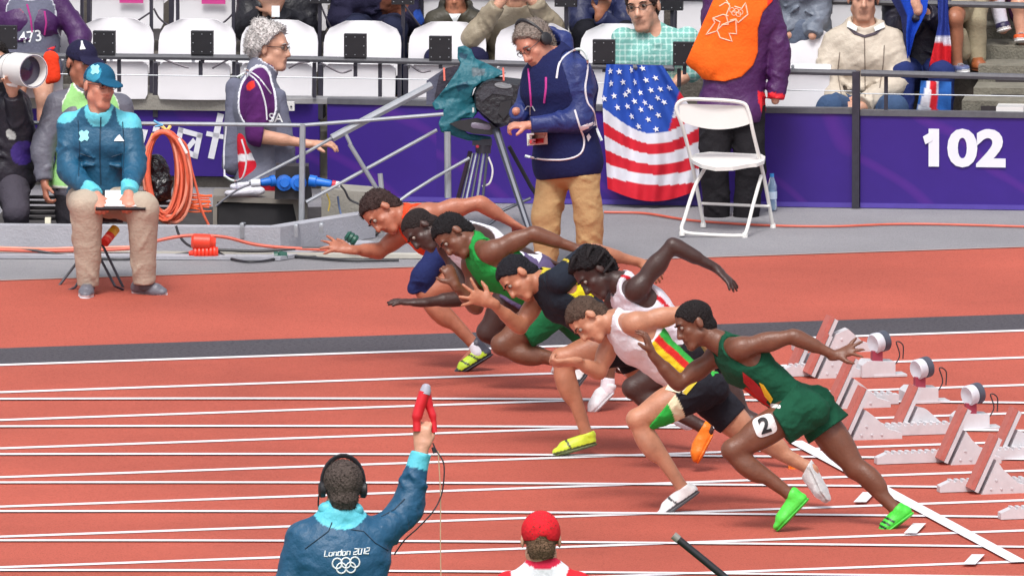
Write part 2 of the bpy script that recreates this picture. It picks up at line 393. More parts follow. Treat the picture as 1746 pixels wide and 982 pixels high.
def creases(a, b, ra, rb, n, t0=.0, t1=1.0, tw=1.3, ln=.22, r=.012, seed=0):
    """raised cloth folds winding round a limb"""
    rs = np.random.RandomState(seed + int(abs(a[0] + b[2]) * 977) % 9999); s_, u_, d_ = frame(b - a); L = np.linalg.norm(b - a); o = []
    for i in range(n):
        t = rs.uniform(t0, t1); ph = rs.uniform(0, 2 * PI); w_ = rs.choice([-1, 1]) * rs.uniform(.5, 1) * tw; l_ = ln * rs.uniform(.5, 1.1); last = None
        for k in range(5):
            q = k / 4; tt = t + (q - .5) * l_; p_ = ph + w_ * q; R_ = ra + (rb - ra) * min(max(tt, 0), 1) - .003; rr = r * (.35 + .65 * math.sin(PI * (q * .8 + .1)))
            if not (-.05 < tt < 1.02): last = None; continue
            pt = a + d_ * L * tt + (s_ * math.cos(p_) + u_ * math.sin(p_)) * R_
            if last is not None: o.append(seg(last[0], pt, last[1], rr, k=.012))
            last = (pt, rr)
    return o
class Person:
    """joints given as sight lines plus a depth step from the person's own distance"""
    def __init__(s, D, J, label, skin='light', m=1.0, group=None, h=.0085, sc=1.0, bulk=1.0):
        s.D = D; s.J = {k: P(v[0], v[1], D + (v[2] if len(v) > 2 else 0)) for k, v in J.items()}
        s.m = m; s.sc = sc; s.run = group == 'sprinters leaving the starting blocks'; s.m = m = m * (1.06 if s.run else 1.0); s.am = 1.06 if s.run or bulk < 0 else .92; s.lm = 1.08 if s.run else .84; s.skin = SKINS[skin] if isinstance(skin, str) else skin; s.h = h
        j = s.J; s.pel = (j['hL'] + j['hR']) / 2; s.sh = (j['sL'] + j['sR']) / 2
        s.up = nrm(s.sh - s.pel); r = j['sR'] - j['sL']; s.r = nrm(r - s.up * (r @ s.up)); s.fr = np.cross(s.up, s.r)
        hr = j['hR'] - j['hL']; s.hr = nrm(hr - s.up * (hr @ s.up)); s.hf = np.cross(s.up, s.hr)
        zs = min(v[2] for v in j.values())
        s.root = empty('person', (s.pel[0], s.pel[1], max(0, zs - .05)), label, 'person', group)
        s.pr = []; s.torso(bulk)
        for q in 'LR': s.arm(q); s.leg(q)
    def torso(s, b):
        j = s.J; m = s.m; p, S, up, fr, r = s.pel, s.sh, s.up, s.fr, s.r; L = np.linalg.norm(S - p)
        hip = j['hR'] - j['hL']; hc = p + up * .03
        s.pr += [seg(hc - s.hr * .05, hc + s.hr * .05, .115 * b, .115 * b, s.hf, .85, .04),
                 seg(p + up * .08, p + up * L * .5, .135 * b, .138 * b, fr, .72 * (b ** .5), .05),
                 seg(p + up * L * .5, S - up * .12, .142 * b, .165 * m * b, fr, .68, .05),
                 seg(S - up * .03 - r * .10, S - up * .03 + r * .10, .07 * m, .07 * m, fr, .9, .05),
                 seg(j['neck'], S - r * .13 - up * .005, .055, .048 * m, t='torso', k=.04), seg(j['neck'], S + r * .13 - up * .005, .055, .048 * m, t='torso', k=.04)]
        s.pr += [dict(seg(p + up * .12 - fr * .118 * b, S - up * .12 - fr * .128 * b, .014, .016, k=.03), sub=True)]
        for q in (-1, 1):
            s.pr += [ell(S - up * .11 + r * q * .07 + fr * .065, [r, up, fr], (.075 * m, .07 * m, .045), .03),
                     ell(S - up * .13 + r * q * .1 - fr * .05, [r, up, fr], (.065 * m, .11 * m, .05), .03),
                     ell(p + s.hr * q * .06 - s.hf * .06 - up * .02, [s.hr, up, s.hf], (.08, .09, .075), .03, 'torso')]
    def arm(s, q):
        j = s.J; m = s.m * s.am; a, b, c = j['s' + q], j['e' + q], j['w' + q]; t = 'arm' + q; d = nrm(b - a); bic = (c - b) - d * ((c - b) @ d)
        bic = nrm(bic) if np.linalg.norm(bic) > .04 else nrm(s.fr - d * (s.fr @ d))
        s.pr += [ell(a + d * .01, [d, bic, np.cross(d, bic)], (.075 * m, .062 * m, .062 * m), .04, t), seg(a, b, .05 * m, .037 * m, k=.025, t=t),
                 ell(a + (b - a) * .55 + bic * .012, [d, bic, np.cross(d, bic)], (.085, .042 * m, .04 * m), .025, t),
                 ell(a + (b - a) * .5 - bic * .014, [d, bic, np.cross(d, bic)], (.09, .04 * m, .04 * m), .025, t),
                 seg(b, c, .037 * m, .026, k=.02, t=t), seg(b + (c - b) * .12, b + (c - b) * .5, .042 * m, .034 * m, k=.03, t=t)]
    def leg(s, q):
        j = s.J; m = s.m * s.lm; a, b, c = j['h' + q], j['k' + q], j['a' + q]; t = 'leg' + q; d = nrm(b - a); d2 = nrm(c - b)
        bk = d2 - d * (d2 @ d); fw = s.hf if np.linalg.norm(bk) < .12 else -nrm(bk)
        L = np.linalg.norm(c - b); fw2 = nrm(fw - d2 * (fw @ d2)); fw = nrm(fw - d * (fw @ d))
        s.pr += [seg(a, b, .088 * m, .055 * m, k=.05, t=t), ell(a + (b - a) * .45 + fw * .022, [d, fw, np.cross(d, fw)], (.17, .066 * m, .07 * m), .04, t),
                 ell(a + (b - a) * .5 - fw * .03, [d, fw, np.cross(d, fw)], (.15, .05 * m, .06 * m), .04, t),
                 ell(b + fw * .012, [d, fw, np.cross(d, fw)], (.055, .052, .05), .03, t),
                 seg(b, c, .047 * m, .034, k=.03, t=t), ell(b + d2 * L * .3 - fw2 * .028, [d2, fw2, np.cross(d2, fw2)], (.125, .046 * m, .052 * m), .03, t)]
        if 't' + q in j:
            he = c - d2 * -.03; s.pr += [seg(c, c + d2 * .035, .034, .034, k=.02, t='foot' + q), seg(c + d2 * .035, c + (j['t' + q] - c) * .62, .026, .018, k=.02, t='foot' + q)]
    def hand(s, q, d=None, n=None, **kw):
        j = s.J; d = nrm(j['w' + q] - j['e' + q]) if d is None else d
        n = s.fr if n is None else n
        s.pr += hand_prims(j['w' + q], d, n, t='arm' + q, **kw)
    def head(s, c, f, up, sc=1.0, hair=None, hcol=(30, 24, 24), hn=((.004, 60),), ht=.012, line=.07, lips=None, zones=(), eyes=True, nose=1.0, beard=None, grow=(), tuft=.010):
        s.hc = c = P(c[0], c[1], s.D + (c[2] if len(c) > 2 else 0)); f = nrm(f); up = nrm(up - f * (up @ f)); r = np.cross(f, up); s.hf_, s.hu, s.hrr = f, up, r; s.hs = sc
        hp = head_prims(c, f, up, sc, nose); s.pr += hp
        s.pr += [seg(s.J['neck'] - s.up * .03, c - up * .055 * sc - f * .018, .066 * s.m, .055 * sc, k=.03, t='neck')]
        A = lambda a, b, d: c + sc * (r * a + f * b + up * d); s.A = A
        s.zn = list(zones); lc = lips or tuple(int(v * .82) for v in s.skin)
        s.zn.append((inside(seg(A(-.018, .09, -.065), A(.018, .09, -.065), .012 * sc, .012 * sc)), lc))
        if beard: s.zn.insert(0, (inside(ell(A(0, .04, -.085), [r, f, up], (.08 * sc, .09 * sc, .045 * sc))), beard))
        if hair is not None:
            hpz = infl(hp[:1], ht * sc) + [seg(A(0, -.05, -.035), A(0, -.045, -.055), .062 * sc, .055 * sc, k=.02)] + list(grow)
            n1 = -(-f * .8 + up * .6)
            cuts = [plane(A(0, line, .066), n1), plane(A(0, 0, -.082), -up)] + [hole(ell(A(q * .085, .0, -.012), [r, f, up], (.03 * sc, .026 * sc, .034 * sc))) for q in (-1, 1)]
            blob('hair', hpz, HAIR, s.root, hcol, h=.0075, cuts=cuts, noise=hn, edge=.007)
            V, Q = WGEO[[o.name for o in s.root.children if o.name.startswith('hair')][-1]]; rs = np.random.RandomState(int(abs(c[0] * 1000)) % 9999)
            nt_ = int(900 * min(2.0, tuft / .012)) if tuft else 0
            if nt_:
                i = rs.randint(0, len(V), nt_); b = V[i]; nn = b - c; nn /= np.linalg.norm(nn, axis=1)[:, None]; rd = rs.normal(size=(nt_, 3)); t1 = np.cross(nn, rd); t1 /= np.linalg.norm(t1, axis=1)[:, None]
                t2 = np.cross(nn, t1); L_ = tuft * rs.uniform(.5, 1.3, nt_)[:, None]; tip = b + nn * L_ * .65 + t1 * L_ * .8; wv = .0035; b = b - nn * .003
                VV = np.stack([b + t2 * wv, b - t2 * wv, b + nn * wv * 1.5, tip], 1).reshape(-1, 3); k = np.arange(nt_)[:, None] * 4
                QQ = np.concatenate([k + np.array([0, 1, 3]), k + np.array([1, 2, 3]), k + np.array([2, 0, 3])]); cc = np.repeat(np.array(lin(hcol)[:3])[None] * rs.uniform(.8, 1.25, nt_)[:, None], 4, 0)
                tag(rmesh('hair_tufts', VV, QQ, HAIR, s.root, cols=cc, smooth=False), kind='stuff')
        if eyes:
            for q in (-1, 1):
                e = A(q * .031, .0775, .011); mb = MB(); V = []; Fc = []; cc = []
                for i in range(7):
                    th = PI * i / 6
                    for k in range(8):
                        ph = 2 * PI * k / 8; dv = f * math.cos(th) + (r * math.cos(ph) + up * math.sin(ph)) * math.sin(th)
                        V.append(e + dv * .0112 * sc); cc.append(lin((34, 24, 20))[:3] if math.cos(th) > .55 else lin((150, 134, 124))[:3])
                Fc = [(i * 8 + k, i * 8 + (k + 1) % 8, (i + 1) * 8 + (k + 1) % 8, (i + 1) * 8 + k) for i in range(6) for k in range(8)]
                rmesh('eye', V, Fc, SHOE, s.root, cols=np.array(cc))
                mb = MB(); mb.tube([A(q * .016, .092, .028), A(q * .032, .093, .034), A(q * .048, .08, .028)], .004 * sc, 6, flat=.8)
                mb.build('eyebrow', mat('brow_%d' % (hcol[0] // 40), tuple(min(255, int(v * .8)) for v in hcol), rough=.9), s.root, smooth=True)
    def body(s, h=None, extra=()):
        global KS
        KS = .6 if s.run else .8; o = blob('body', s.pr + list(extra), SKIN, s.root, s.skin, h=h or s.h, noise=((.0018, 26),) if s.run else None, zones=getattr(s, 'zn', ())); KS = .8; return o
    def get(s, *ts): return [p for p in s.pr if p['t'] in ts]
    def singlet(s, col, zones=(), neck=.085, arm=.085, t=.007, name='singlet', low=0.0):
        j = s.J; cuts = [hole(seg(s.J['neck'] + s.up * .03 + s.fr * .02, s.J['neck'] + s.up * .1 + s.fr * .05, neck, neck + .04))]
        for q, sg in (('L', -1), ('R', 1)):
            sp = j['s' + q]; cuts.append(hole(seg(sp + s.up * .06 + s.r * sg * .02, sp - s.up * .06 + s.r * sg * .05, arm, arm)))
        cuts.append(plane(s.pel + s.up * low, -s.up))
        return blob(name, infl(s.get('torso'), t), CLOTH, s.root, col, h=.0075, cuts=cuts, noise=((.001, 28),), folds=((.0045, 13), (.003, 26)), zones=zones)
    def shorts(s, col, fl=.4, fr_=.4, loose=.012, t=.009, zones=(), top=.12, name='shorts', extra=(), M=None, n=((.002, 30),)):
        j = s.J; T_ = s.get('torso'); pr = infl([T_[i] for i in (0, 1, 9, 12)], t); cuts = [plane(s.pel + s.up * top, s.up)]
        for q, fcc in (('L', fl), ('R', fr_)):
            if fcc <= 0: continue
            a, b = j['h' + q], j['k' + q]; e = a + (b - a) * fcc; r0 = .095 * s.m; r1 = (.088 + (.055 - .088) * fcc) * s.m + .014
            d = nrm(b - a); ee = e + d * .06
            pr.append(seg(a, ee, r0 + t + .006, r1 + loose + t, k=.03)); 
            cuts.append((lambda d, e, b: lambda X, Y, Z: np.minimum(plane(e, d)(X, Y, Z), .17 - ev(seg(e, b, 0, 0), X, Y, Z)))(d, e, b))
        return blob(name, pr + list(extra), M or CLOTH, s.root, col, h=.0075, cuts=cuts, noise=n, zones=zones, folds=((.006, 12), (.003, 24)))
    def top(s, col, sleeve=1.0, t=.02, zones=(), M=None, low=-.02, name='jacket', neck=.07, n=((.002, 8),), folds=((.004, 9), (.0025, 20)), extra=(), h=.01, ks=.03, cuts=(), slr=.0):
        j = s.J; pr = infl(s.get('torso'), t, ks); cut = [near(plane(s.pel + s.up * low, -s.up), seg(s.pel, s.sh, 0, 0), .235), hole(seg(j['neck'] + s.up * .045 + s.fr * .02, j['neck'] + s.up * .1 + s.fr * .05, neck, neck + .02))] + list(cuts)
        cr = []
        for q in 'LR':
            a, b, c = j['s' + q], j['e' + q], j['w' + q]
            ta = t * .55
            if sleeve <= .5:
                e = a + (b - a) * sleeve * 2; pr.append(seg(a, e, .06 * s.m + ta, .05 * s.m + ta + slr, k=ks)); cut.append(near(plane(e, b - a), seg(e, b, 0, 0), .12)); continue
            e = b + (c - b) * (sleeve - .5) * 2 * .97
            pr += [seg(a, b, .058 * s.m + ta, .046 * s.m + ta, k=ks), seg(b, e, .043 * s.m + ta, .033 + ta + slr, k=ks), seg(b + .2 * (a - b), b + .2 * (c - b), .047 * s.m + ta, .045 * s.m + ta, k=ks)]
            cr += creases(a, b, .058 * s.m + ta, .046 * s.m + ta, 7, .25, 1.0) + creases(b, e, .045 * s.m + ta, .033 + ta + slr, 7, .0, .9, tw=1.8)
            cut.append(near(plane(e, c - b), seg(e, e + nrm(c - b) * .12, 0, 0), .09))
        L_ = np.linalg.norm(s.sh - s.pel); rs = np.random.RandomState(int(abs(s.pel[0]) * 777) % 9999)
        for i in range(9):
            sg = rs.choice([-1, 1]); x0, z0 = rs.uniform(.02, .15) * sg, rs.uniform(.12, L_ - .12); fb = rs.choice([-1, 1, 1]); an = rs.uniform(-.9, .9)
            f_ = lambda x, z: s.pel + s.up * z + s.r * x + s.fr * fb * (.118 + t * .68) * math.sqrt(max(1 - (x / (.17 + t)) ** 2, .05))
            p0 = f_(x0 - .05 * math.cos(an), z0 - .06 * math.sin(an) - .02); p1 = f_(x0, z0); p2 = f_(x0 + .05 * math.cos(an), z0 + .06 * math.sin(an) + .015)
            cr += [seg(p0, p1, .006, .012, k=.015), seg(p1, p2, .012, .005, k=.015)]
        return blob(name, pr + cr + list(extra), M or WIND, s.root, col, h=h, cuts=cut, noise=n, zones=zones, folds=folds)
    def trousers(s, col, t=.012, w=.0, M=None, top=.1, n=((.001, 7),), folds=((.003, 9), (.002, 19)), name='trousers', kn=0.0, zones=(), h=.01):
        j = s.J; T_ = s.get('torso'); pr = infl([T_[i] for i in (0, 1, 9, 12)], t * .7); cuts = [near(plane(s.pel + s.up * top, s.up), seg(s.pel + s.up * .05, s.sh, 0, 0), .2)]
        for q in 'LR':
            a, b, c = j['h' + q], j['k' + q], j['a' + q]; e = b + (c - b) * 1.04
            pr += [seg(a, b, .092 + t * .6, .064 + t * .5 + w * .5 + kn, k=.03), seg(b, e, .062 + t * .5 + w * .5 + kn, .05 + t * .5 + w * .5, k=.02)]
            pr += creases(a, b, .092 + t * .6, .064 + t * .5 + w * .5 + kn, 5, .1, 1.0, ln=.3, r=.010) + creases(b, e, .062 + t * .5 + w * .5 + kn, .05 + t * .5 + w * .5, 7, .0, .98, ln=.3, tw=1.5, r=.010)
            cuts.append(near(plane(e, c - b), seg(e, e + nrm(c - b) * .15, 0, 0), .10))
        return blob(name, pr, M or CLOTH, s.root, col, h=h, cuts=cuts, noise=n, zones=zones, folds=folds)
    def shoe(s, q, col, sole=(235, 235, 235), zones=(), sock=None, heel=None, w=.04, name='shoe', h=.0065):
        j = s.J; a, t = j['a' + q], j['t' + q]; d2 = nrm(a - j['k' + q]); td = t - a
        he = P(heel[0], heel[1], s.D + (heel[2] if len(heel) > 2 else 0)) if heel else a + d2 * .055 - nrm(td) * .045
        ax = nrm(t - he); upv = nrm((a - he) - ax * ((a - he) @ ax)); sd = np.cross(ax, upv); L = np.linalg.norm(t - he)
        b0 = he + ax * .03 + upv * .015; b1 = he + ax * L * .7 + upv * .012; tt = t - ax * .03 + upv * .008
        pr = [seg(b0, b1, .035, .045, upv, .8, .02), seg(b1, tt, .045, .033, upv, .7, .02), seg(he + ax * .035 + upv * .03, a + (he - a) * .2, .036, .044, k=.02), seg(he + ax * .06 + upv * .04, b1 + upv * .012, .038, .034, k=.02)]
        bb = -upv * .024
        blob('sole', [seg(b0 + bb, b1 + bb * .9, .038, .047, upv, .26, .01), seg(b1 + bb * .9, tt + bb * .8, .047, .034, upv, .26, .01)], SHOE, s.root, sole, h=.0065)
        mb = MB()
        for q_ in (.36, .46, .56, .66):
            cpt = he + ax * L * q_ + upv * (.074 - .052 * q_)
            mb.tube([cpt - sd * .026 - upv * .016, cpt - sd * .012 + upv * .002, cpt + sd * .012 + upv * .002, cpt + sd * .026 - upv * .016], .0036, 5)
        mb.build('laces', mat('lace_%d' % (sole[0] // 64), (232, 232, 232) if sole[0] < 200 else (150, 150, 156), rough=.8), s.root, smooth=True)
        bot = he - upv * .012
        cuts = [plane(a + (a - he) * .12, nrm(a - j['k' + q]) * -1), plane(bot, -upv)]
        so = both(plane(bot + upv * .018, upv))
        o = blob(name, pr, SHOE, s.root, col, h=h, cuts=cuts, zones=list(zones) + [(so, sole)])
        if sock: blob('sock', [seg(a + (j['k' + q] - a) * .16, a + d2 * .03, .041, .04), seg(a + d2 * .02, b1, .035, .03)], CLOTH, s.root, sock, h=.008, cuts=[plane(a + (j['k' + q] - a) * .17, nrm(j['k' + q] - a))])
        return o
# ================================================================ SETTING
LW = 1.1285
RED = (188, 94, 78)
def ground_mat(name, col, speck, s=1.0):
    m = mat(name, col, rough=0.82, var=0.07, scale=0.9, bump=0.35, bscale=220, spec=0.25, detail=9)
    n = m.node_tree; b = n.nodes['Principled BSDF']; L = n.links.new; src = b.inputs['Base Color'].links[0].from_socket
    nz = n.nodes.new('ShaderNodeTexNoise'); nz.inputs['Scale'].default_value = 130 * s; nz.inputs['Detail'].default_value = 2
    tc = [x for x in n.nodes if x.type == 'TEX_COORD'][0]; L(tc.outputs['Object'], nz.inputs['Vector'])
    mx = n.nodes.new('ShaderNodeMix'); mx.data_type = 'RGBA'; mr = n.nodes.new('ShaderNodeMapRange')
    mr.inputs[1].default_value = 0.5; mr.inputs[2].default_value = 0.75; mr.inputs[3].default_value = 0.0; mr.inputs[4].default_value = 0.95
    L(nz.outputs[0], mr.inputs[0]); L(mr.outputs[0], mx.inputs[0]); L(src, mx.inputs[6]); mx.inputs[7].default_value = lin(speck); L(mx.outputs[2], b.inputs['Base Color'])
    # broad scuffs and damp patches
    n2 = n.nodes.new('ShaderNodeTexNoise'); n2.inputs['Scale'].default_value = 0.55; n2.inputs['Detail'].default_value = 6; L(tc.outputs['Object'], n2.inputs['Vector'])
    m2 = n.nodes.new('ShaderNodeMapRange'); m2.inputs[1].default_value = .35; m2.inputs[2].default_value = .65; m2.inputs[3].default_value = .84; m2.inputs[4].default_value = 1.06
    h = n.nodes.new('ShaderNodeHueSaturation'); L(n2.outputs[0], m2.inputs[0]); L(m2.outputs[0], h.inputs['Value']); L(mx.outputs[2], h.inputs['Color']); L(h.outputs[0], b.inputs['Base Color'])
    return m
TRACK = ground_mat('track_rubber', RED, (142, 60, 46))
TARM = ground_mat('grey_surround', (148, 146, 150), (120, 118, 124))
BANDM = ground_mat('dark_rubber_band', (84, 80, 86), (44, 42, 50), .35)
WHITE = mat('track_white_paint', (236, 232, 236), rough=0.6, var=0.05, scale=6)
CONC = mat('concrete', (150, 146, 138), rough=0.9, var=0.16, scale=5, bump=0.3, bscale=60)
CONCD = mat('dark_concrete', (104, 98, 92), rough=0.9, var=0.25, scale=7, bump=0.4, bscale=60)
def sheet(name, pts, z, m, kind='structure', parent=None):
    return tag(rmesh(name, [(float(x), float(y), z) for x, y in pts], [tuple(range(len(pts)))], m, parent, smooth=False), kind=kind)
sheet('ground', [(-400, -400), (400, -400), (400, 500), (-400, 500)], -0.012, ground_mat('grass_infield', (70, 104, 58), (50, 84, 44)))
sheet('running_track', [(-200, -18), (200, -18), (200, 3.65), (-200, 3.65)], -0.004, TRACK)
o = sheet('grey_path', [(-200, 3.65), (200, 3.65), (200, 40), (-200, 40)], -0.004, TARM)
sheet('dark_rubber_strip', [(-200, 0.045), (200, 0.045), (200, 0.70), (-200, 0.70)], 0.0, BANDM)
sheet('track_edge_line', [(-200, 3.625), (200, 3.625), (200, 3.66), (-200, 3.66)], 0.0, mat('pale_seam', (170, 150, 146)))
for k in range(9):
    sheet('lane_line', [(-60, -LW * k - .037), (60, -LW * k - .037), (60, -LW * k + .037), (-60, -LW * k + .037)], 0.0, WHITE)
# the curved set of lines joins the straight ones near the start
fitp = [((-4.015, -1.435), 0), ((-2.172, -1.888), 0), ((-4.255, -2.517), 1), ((-2.429, -2.969), 1), ((-4.506, -3.644), 2), ((-2.697, -4.092), 2), ((-4.746, -4.726), 3),
        ((-1.555, -5.556), 3), ((.162, -6.101), 3), ((-4.991, -5.83), 4), ((-1.833, -6.661), 4), ((-.14, -7.23), 4), ((.484, -7.42), 4), ((-5.236, -6.931), 5), ((-2.112, -7.775), 5), ((-.427, -8.305), 5), ((.175, -8.553), 5), ((-5.481, -8.032), 6), ((-2.392, -8.887), 6)]
Am = np.array([[1, p[0][0], p[0][0] ** 2, k, k * p[0][0]] for p, k in [(q, q[1]) for q in fitp]]); bm = np.array([q[0][1] for q in fitp]); cf = np.linalg.lstsq(Am, bm, rcond=None)[0]
for k in range(9):
    xs = np.linspace(-14, 9, 70); ys = cf[0] + cf[1] * xs + cf[2] * xs ** 2 + k * (cf[3] + cf[4] * xs)
    V = [(x, y + sg * .036, 0.004) for x, y in zip(xs, ys) for sg in (-1, 1)]; Q = [(2 * i, 2 * i + 2, 2 * i + 3, 2 * i + 1) for i in range(len(xs) - 1)]
    tag(rmesh('curved_lane_line', V, Q, WHITE, smooth=False), kind='structure')
sheet('start_line', [(-.045, -9.1), (.045, -9.1), (.045, G(1338, 754)[1]), (-.045, G(1338, 754)[1])], 0.008, WHITE)
for x, y in ((1660, 957), (1560, 904), (1474, 851)):      # white squares one stride past the start line
    g = G(x, y); sheet('white_lane_tick', [tuple(G(x + i, y + j)[:2]) for i, j in ((-19, 8), (3, 8), (19, -9), (-3, -9))], 0.012, WHITE)
# ---------------------------------------------------------------- stand front: purple hoardings
def vnode_purple(name):
    m = mat(name, (58, 34, 128), rough=0.42, var=0.12, scale=1.6, spec=0.4)
    n = m.node_tree; b = n.nodes['Principled BSDF']; L = n.links.new; src = b.inputs['Base Color'].links[0].from_socket
    wv = n.nodes.new('ShaderNodeTexWave'); wv.inputs['Scale'].default_value = 1.1; wv.inputs['Distortion'].default_value = 5; wv.bands_direction = 'DIAGONAL'; wv.inputs['Detail'].default_value = 1
    tc = [x for x in n.nodes if x.type == 'TEX_COORD'][0]; L(tc.outputs['Object'], wv.inputs['Vector'])
    mr = n.nodes.new('ShaderNodeMapRange'); mr.inputs[1].default_value = .93; mr.inputs[2].default_value = 1.0; mr.inputs[4].default_value = .35
    mx = n.nodes.new('ShaderNodeMix'); mx.data_type = 'RGBA'; L(wv.outputs[0], mr.inputs[0]); L(mr.outputs[0], mx.inputs[0]); L(src, mx.inputs[6]); mx.inputs[7].default_value = lin((104, 44, 150)); L(mx.outputs[2], b.inputs['Base Color'])
    return m
PURP = vnode_purple('purple_hoarding')
LETTER = mat('white_lettering', (232, 232, 240), rough=.5, var=.02)
def hoarding(x0, x1, ytop0, ytop1, label, zb=0.0, ztop=None):
    (s0, z0), (s1, z1) = bl(x0, ytop0), bl(x1, ytop1)
    root = empty('hoarding', W(s0, 0, 0), label, 'hoarding', 'purple hoardings along the stand front')
    mb = MB(); c = [W(s0, 0, zb), W(s1, 0, zb), W(s1, 0, z1), W(s0, 0, z0)]; mb.prism(c, E2 * .03); mb.build('banner_panel', PURP, root)
    mb = MB(); mb.prism([W(s0, -.012, z0 - .012), W(s1, -.012, z1 - .012), W(s1, -.012, z1 + .022), W(s0, -.012, z0 + .022)], E2 * .07); mb.build('top_rail', RAILM, root)
    mb = MB(); mb.prism([W(s0, -.004, zb), W(s1, -.004, zb), W(s1, -.004, zb + .03), W(s0, -.004, zb + .03)], E2 * .02); mb.build('bottom_edge', mat('hoarding_hem', (84, 66, 160), rough=.6), root)
    return root, s0, s1
hz1, a1, b1 = hoarding(1467, 1800, 194, 199, 'purple hoarding carrying the white number 102')
hz2, a2, b2 = hoarding(1060, 1453, 187, 191, 'purple hoarding behind the white folding chair')
hz3, a3, b3 = hoarding(744, 1060, 178, 187, 'purple hoarding behind the cameraman and tripod')
hz4, a4, b4 = hoarding(558, 744, 174, 178, 'purple hoarding crossed by the sloping handrails')
s, z = bl(1641, 256)
V, Q = text_mesh('102', .305, .004, .013); Wv = W(s, -.006, z) + V[:, :1] * E1 * 1.16 + V[:, 1:2] * EZ + V[:, 2:3] * -E2
rmesh('number', Wv, Q, LETTER, hz1, smooth=False)
mb = MB(); mb.prism([W(*[bl(x, y)[0], -.0135, bl(x, y)[1]]) for x, y in ((1574, 233), (1586, 226), (1590, 226), (1590, 240), (1578, 246))], E2 * .009); mb.build('number_flag', LETTER, hz1)
# post between the hoardings that runs up to the hand rail
s, z = bl(1460, 122); pt = MB(); pt.box(W(s, .0, z / 2), (.045, .07, z), (E1, E2, EZ)); pt.build('barrier_post', DARKM, None, label='dark steel post left of the number 102 hoarding', cat='post')
# left hoarding, lower one, further back with the slanted lettering
LO = .55
(s0, z0), (s1, z1) = bl(-60, 186, LO), bl(545, 178, LO); zb = bl(300, 300, LO)[1]
hz5 = empty('hoarding', W(s0, LO, zb), 'purple hoarding with slanted white letters behind the cable coil', 'hoarding', 'purple hoardings along the stand front')
mb = MB(); mb.prism([W(s0, LO, zb), W(s1, LO, zb), W(s1, LO, z1), W(s0, LO, z0)], E2 * .03); mb.build('banner_panel', PURP, hz5)
def letter_z(name, polys, ox=230, oy=190, k=4.68):
    mb = MB()
    for pl in polys:
        q = [bl(ox + p[0] / k, oy + p[1] / k, LO) for p in pl]
        mb.prism([W(s, LO - .006, z) for s, z in q], E2 * .004)
    mb.build(name, LETTER, hz5)
letter_z('letter_a', [[(350, 125), (540, 178), (530, 216), (345, 166)], [(500, 168), (541, 179), (500, 381), (460, 370)], [(350, 125), (388, 136), (372, 240), (332, 202)], [(385, 342), (500, 381), (506, 342), (425, 305)], [(465, 212), (490, 244), (428, 316), (398, 292)]])
letter_z('letter_t', [[(662, 12), (712, 25), (632, 382), (583, 372)], [(575, 158), (724, 190), (716, 224), (567, 195)]])
letter_z('letter_r', [[(20, 135), (105, 150), (75, 252), (48, 242), (66, 184), (20, 168)]])
letter_z('letter_i', [[(150, 122), (200, 128), (190, 165), (140, 160)], [(140, 175), (180, 180), (120, 360), (85, 350)]])
letter_z('letter_i', [[(16, 128), (58, 140), (30, 270), (-10, 262)]], 2, 195)
letter_z('letter_s', [[(0, 60), (40, 64), (48, 110), (30, 130), (46, 160), (30, 210), (-10, 205), (20, 160), (0, 120)]], 2, 268)
# wall base and ledge under / over it
(s0, z0), (s1, z1) = bl(-60, 160, .5), bl(425, 168, .5)
mb = MB(); mb.box(W((s0 + s1) / 2, .78, z0 - .045), (s1 - s0, .52, .09), (E1, E2, EZ)); mb.build('concrete_ledge', CONC, kind='structure')
mb = MB(); mb.box(W(-1.2, LO + .2, zb / 2 - .01), (5.2, .3, zb), (E1, E2, EZ)); mb.build('base_wall', CONCD, kind='structure')
mb = MB(); (s2, z2), (s3, z3) = bl(428, 172, .02), bl(840, 178, .02)
mb.box(W((s2 + s3) / 2, .12, z3 + .0), (s3 - s2, .16, .03), (E1, E2, EZ)); mb.build('panel_cap', mat('pale_cap', (150, 148, 150)), kind='structure')
mb = MB(); s, z = bl(493, 181, -.02); mb.box(W(s, -.03, z), (.07, .03, .055), (E1, E2, EZ)); mb.lathe(W(s - .016, -.046, z), -E2, [(0, .006), (.006, .006)], 8, 1); mb.lathe(W(s + .016, -.046, z), -E2, [(0, .006), (.006, .006)], 8, 1); mb.build('rail_bracket', [MB_WHITE, DARKM], hz4)

# ---------------------------------------------------------------- stand: tiers
(s_l, _), (s_r, _) = bl(-200, 170, .5), bl(1950, 200, .5)
H1 = .33
for i, (o0, o1, zt) in enumerate(((.28, 1.12, H1), (1.12, 1.95, H1 + .42), (1.95, 2.8, H1 + .84), (2.8, 4.5, H1 + 1.3))):
    mb = MB(); mb.box(W((s_l + s_r) / 2, (o0 + o1) / 2 + (.3 if i == 0 else 0), zt / 2), (s_r - s_l, o1 - o0 - (.0 if i else -.0), zt), (E1, E2, EZ))
    if i == 0:
        mb = MB(); mb.box(W((s_l + s_r) / 2, .78 + .17, H1 / 2), (s_r - s_l, .34, H1), (E1, E2, EZ))
    mb.build('stand_tier', CONCD if i else CONC, kind='structure')
mb = MB(); mb.box(W(2.0, .45, H1 / 2), (5.8, .7, H1), (E1, E2, EZ)); mb.build('stand_floor', CONC, kind='structure')
